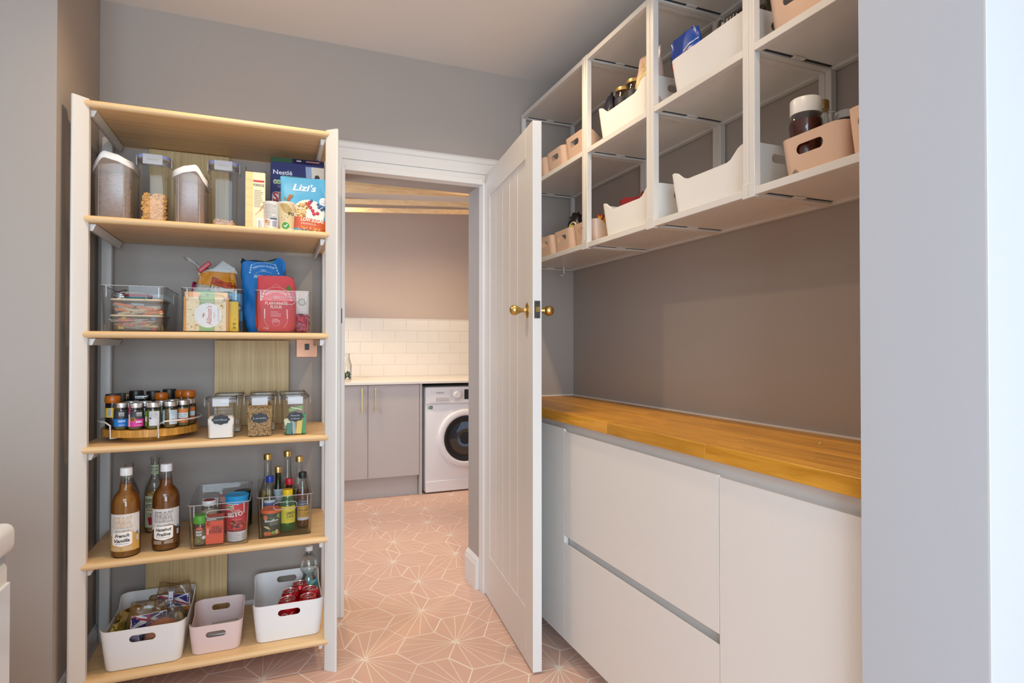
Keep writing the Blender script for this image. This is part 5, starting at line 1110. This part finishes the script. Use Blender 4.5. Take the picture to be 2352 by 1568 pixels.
loaf('bread packet with flag print, standing in the middle of the white box', -.392, 2.405, .15, .160, 61, '#C99A54')
loaf('bread packet with flag print, leaning at the back right of the white box', -.330, 2.548, -.12, .165, 62, '#B98A4C')
t = bag('bread_packet', 'knotted clear bread bag standing above the white box', 'bag', (-.330, 2.474, ZB), 0, .080, .040, .140, FILM, seed=63, top=.3, pinch=.22, crumple=.005)
obj('knot', G().lathe([(0, 0), (.008, .002), (.005, .012), (.011, .024), (.013, .036), (.004, .048), (0, .05)], 10, (0, 0, .130)), FILM, t, smooth=True)
P = Print(); P.rect(-.007, .007, .133, .165, '#D5D8E0').rect(-.004, .004, .138, .142, '#5A5E8A').build('tag', t, flat(0, -.014))
t = bag('bagel_bag', 'brown bread bag with yellow-green corner at the left of the white box', 'bread', (-.452, 2.475, ZB), .5, .10, .055, .110, speckle('brown_bread_bag', '#7E5A28', '#B08A48', 60, .35, '#94702E'), seed=64, top=.4, crumple=.006)
t = bag('snack_packet', 'yellow and green snack packet at the left of the white box', 'packet', (-.478, 2.385, ZB), 1.3, .06, .030, .105, speckle('yellow_green_foil', '#8FA046', '#C9B860', 60, .35, '#B07A36'), seed=65, top=.3, crumple=.005)
t = bag('snack_packet', 'lilac packet at the front left of the white box', 'packet', (-.460, 2.300, ZB), .2, .05, .030, .108, M('#7C74C4', .4), seed=66, top=.35, crumple=.004)
t = bag('snack_packet', 'shiny grey and pink sweet packet at the front of the white box', 'packet', (-.413, 2.308, ZB), -.1, .042, .03, .104, speckle('grey_pink_foil', '#4A4E60', '#B9A0AA', 70, .25, '#6E7088'), seed=67, top=.35, crumple=.006)
# sachets in the pink box
for i, (x, y, a, lb) in enumerate(((-.150, 2.42, .1, 'clear sachet with grey print lying at the back of the pink box'), (-.165, 2.345, -.05, 'grey sachet lying at the front of the pink box'))):
    t = thing('sachet', lb, 'sachet', (x, y, Z6 + .0045), a)
    obj('pouch', G().bev(-.045, .045, -.03, .03, 0, .038 if i == 0 else .05, .008, 3), clear('sachet_film', (.9, .9, .9), .15, .08, .5, .5, (.6, .57, .55)), t, smooth=True)
    P = Print(); P.rect(-.035, .0, .024, .029, '#6A6874').rect(-.035, .02, .015, .018, '#9A98A0').rect(.0, .03, .026, .03, '#C9C6C6').build('print', t, flat(0, -.03))

# ------------------------------------------------------------------ utility room
UT = M((.48, .445, .425), .45, key='taupe_cabinet_front'); GOLD = M((.80, .62, .22), .28, 1, key='brushed_brass')
FYU = 4.62
cu = thing('utility_cabinet', 'taupe two-door base cabinet with slim brass handles', 'cabinet', (.7, 4.9, 0))
obj('carcass', G().box(.30, 1.092, FYU + .02, YU - .012, .155, .878), UT, cu, world=True)
obj('plinth', G().box(.30, 1.092, FYU + .055, FYU + .07, 0, .155), UT, cu, world=True)
obj('end_panel', G().bev(1.095, 1.115, FYU - .002, YU - .012, 0, .878, .001), UT, cu, world=True)
for x0, x1, hx in ((.302, .692, .644), (.695, 1.092, .745)):
    d_ = obj('cabinet_door', G().bev(x0, x1, FYU, FYU + .019, .162, .876, .001), UT, cu, world=True)
    h_ = obj('handle', G().bev(hx - .005, hx + .005, FYU - .032, FYU - .022, .672, .860, .002), GOLD, d_); h_.location = tuple(-q for q in cu.location)
    for z in (.70, .832): s_ = obj('handle_post', G().lathe([(.004, 0), (.004, .026)], 10).move(Matrix.Translation((hx, FYU, z)) @ Matrix.Rotation(PI / 2, 4, 'X')), GOLD, d_); s_.location = tuple(-q for q in cu.location)
o = obj('utility_worktop', G().bev(.28, 2.18, FYU - .02, YU - .001, .880, .900, .002), M((.80, .76, .70), .25, key='pale_marble', var=.08, vscale=4)); tag(o, 'thin pale marble worktop in the utility room', 'worktop')
wm = thing('washing_machine', 'white front-loading washing machine with a dark round door', 'washing machine', (1.437, 4.93, 0))
WMW = M((.78, .78, .80), .3, key='white_enamel')
X0_, X1_, YF = 1.140, 1.735, 4.632
obj('cabinet', G().bev(X0_, X1_, YF, 5.2, .012, .848, .012, 3), WMW, wm, smooth=True, world=True)
obj('kick_panel', G().bev(X0_ + .006, X1_ - .006, YF - .006, YF + .01, .012, .098, .003), WMW, wm, world=True)
for x in (X0_ + .05, X1_ - .05):
    for y in (4.70, 5.15): obj('foot', G().lathe([(.02, 0), (.02, .013)], 12, (x, y, 0)), BLACK, wm, world=True)
fa = obj('control_panel', G().bev(X0_ + .004, X1_ - .004, YF - .010, YF + .01, .715, .846, .004), WMW, wm, world=True)
def wloc(o): o.location = tuple(-q for q in wm.location); return o
wloc(obj('drawer', G().bev(X0_ + .035, X0_ + .205, YF - .013, YF - .005, .722, .83, .003), WMW, fa))
wloc(obj('drawer_grip', G().bev(X0_ + .085, X0_ + .195, YF - .0145, YF - .0115, .735, .765, .002), M((.55, .55, .57), .4), fa))
kn = wloc(obj('dial', G().lathe([(0, 0), (.034, 0), (.034, .004), (.028, .006), (.027, .022), (.024, .025), (0, .0245)], 30).move(Matrix.Translation((X0_ + .262, YF - .010, .783)) @ Matrix.Rotation(PI / 2, 4, 'X')), M((.74, .74, .75), .25), fa, smooth=True))
wloc(obj('display', G().bev(X0_ + .325, X0_ + .52, YF - .0115, YF - .008, .745, .825, .001), BLACK, fa))
P = Print(); P.text('Hotpoint', X0_ + .122, .798, .013, '#5A5A60', width=.062, bold=.01)
for i in range(7): P.rect(X0_ + .212, X0_ + .226, .745 + i * .012, .747 + i * .012, '#8A8A90').rect(X0_ + .298, X0_ + .312, .745 + i * .012, .747 + i * .012, '#8A8A90')
wloc(P.build('lettering', fa, flat(0, YF - .013)))
P = Print(); P.rect(X0_ + .026, X0_ + .064, .672, .700, '#A9C4B4').rect(X0_ + .043, X0_ + .062, .675, .698, '#2E3A36').text('A', X0_ + .0525, .680, .013, '#DDE6E0', bold=.03).rect(X0_ + .028, X0_ + .038, .676, .690, '#5E9A7E')
o = P.build('energy_sticker', wm, flat(0, YF)); o.location = tuple(-q for q in wm.location)
RYM = lambda c: Matrix.Translation(c) @ Matrix.Rotation(PI / 2, 4, 'X')
dc = (X0_ + .335, YF, .43)
dd = wloc(obj('door_rim', G().lathe([(.185, 0), (.232, 0), (.235, .010), (.225, .026), (.205, .032), (.188, .030), (.180, .022), (.18, .0)], 48).move(RYM(dc)), WMW, wm, smooth=True))
o = obj('door_ring', G().lathe([(.145, .012), (.188, .012), (.188, .026), (.178, .030), (.150, .024), (.145, .018)], 48).move(RYM(dc)), M((.01, .01, .011), .25), dd, smooth=True)
o = obj('door_glass', G().lathe([(.150, .016), (.10, .022), (.05, .018), (0, .016), (0, .010), (.15, .010)], 40).move(RYM(dc)), clear('dark_glass', (.45, .43, .42), .03, .12, .8), dd, smooth=True)
o = obj('drum', G().lathe([(.152, .006), (.150, .008), (0, .009), (0, .004), (.152, .004)], 40).move(RYM(dc)), M((.10, .085, .08), .25, .8, var=.4, vscale=12), dd, smooth=True)
for a in (.4, 2.5, 4.6):
    q = obj('drum_paddle', G().bev(-.03, .03, -.012, -.009, -.07, .07, .001).move(Matrix.Translation((dc[0] + .05 * math.cos(a), YF, dc[2] + .05 * math.sin(a))) @ Matrix.Rotation(a, 4, 'Y')), M((.28, .10, .08), .3), dd)
o = obj('door_handle', G().bev(dc[0] + .19, dc[0] + .215, YF - .036, YF - .028, .39, .47, .003), WMW, dd)
# glass vase on the utility worktop
t = thing('glass_vase', 'small glass vase of greenery at the end of the marble worktop', 'vase', (.580, 5.05, .9005))
obj('vase', G().lathe([(0, 0), (.040, 0), (.044, .006), (.046, .12), (.030, .17), (.027, .20), (.034, .215)], 26), GLASS, t, smooth=True)
rr = random.Random(2); g = G()
for i in range(26):
    a, b, z = rr.uniform(0, 6.3), rr.uniform(.005, .03), rr.uniform(.008, .06); g.lathe([(0, -.012), (.008, -.004), (.009, .004), (0, .012)], 6, (b * math.cos(a), b * math.sin(a), z + .006))
obj('greenery', g, M('#2F5A38', .5), t, smooth=True)
# clothes airer
ar = thing('clothes_airer', 'ceiling clothes airer of long pine laths in the utility room', 'airer', (1.0, 4.0, 2.2))
for (ya, sl) in ((3.782, -.04), (3.95, -.24), (4.28, -.28), (4.555, -.31)):
    xa, xb = -.1, 2.0
    a = Vector((xa, ya + sl * (xa - .45), 0)); b = Vector((xb, ya + sl * (xb - .45), 0)); n = Vector((-(b - a).y, (b - a).x, 0)).normalized() * .011
    g = G().loft([[tuple(p + n + Vector((0, 0, z))) for z in (2.172, 2.205)] + [tuple(p - n + Vector((0, 0, z))) for z in (2.205, 2.172)] for p in (a, b)])
    obj('lath', g, PINE, ar, world=True)
for x, y0_, y1_ in ((-.02, 3.8, 4.92), (1.92, 3.40, 4.02)):
    obj('end_bracket', G().bev(x - .006, x + .006, y0_, y1_, 2.18, 2.20, .002), BLACK, ar, world=True)
    obj('cord', G().tube([(x, (y0_ + y1_) / 2, 2.19), (x, (y0_ + y1_) / 2, 2.46)], .003, 6), PLASW, ar, world=True)

# ------------------------------------------------------------------ white appliance at the left edge
t = thing('freezer', 'white freezer with rounded lid at the left edge, in front of the taupe wall', 'freezer', (-.72, 1.0, 0))
FW = M((.80, .82, .84), .25, key='white_appliance')
obj('body', G().bev(-1.0, -.425, .70, 1.305, .02, .79, .01, 3), FW, t, smooth=True, world=True)
obj('lid', G().bev(-1.0, -.418, .695, 1.32, .803, .856, .016, 4), FW, t, smooth=True, world=True)
obj('lid_gasket', G().box(-.99, -.43, .71, 1.30, .789, .804), M('#9FA6AA', .6), t, world=True)
obj('front_panel', G().bev(-.427, -.421, .72, 1.30, .08, .755, .002), M((.72, .76, .80), .12, key='glossy_panel'), t, world=True)
for x in (-.95, -.48):
    for y in (.76, 1.25): obj('foot', G().lathe([(.02, 0), (.02, .021)], 12, (x, y, 0)), BLACK, t, world=True)
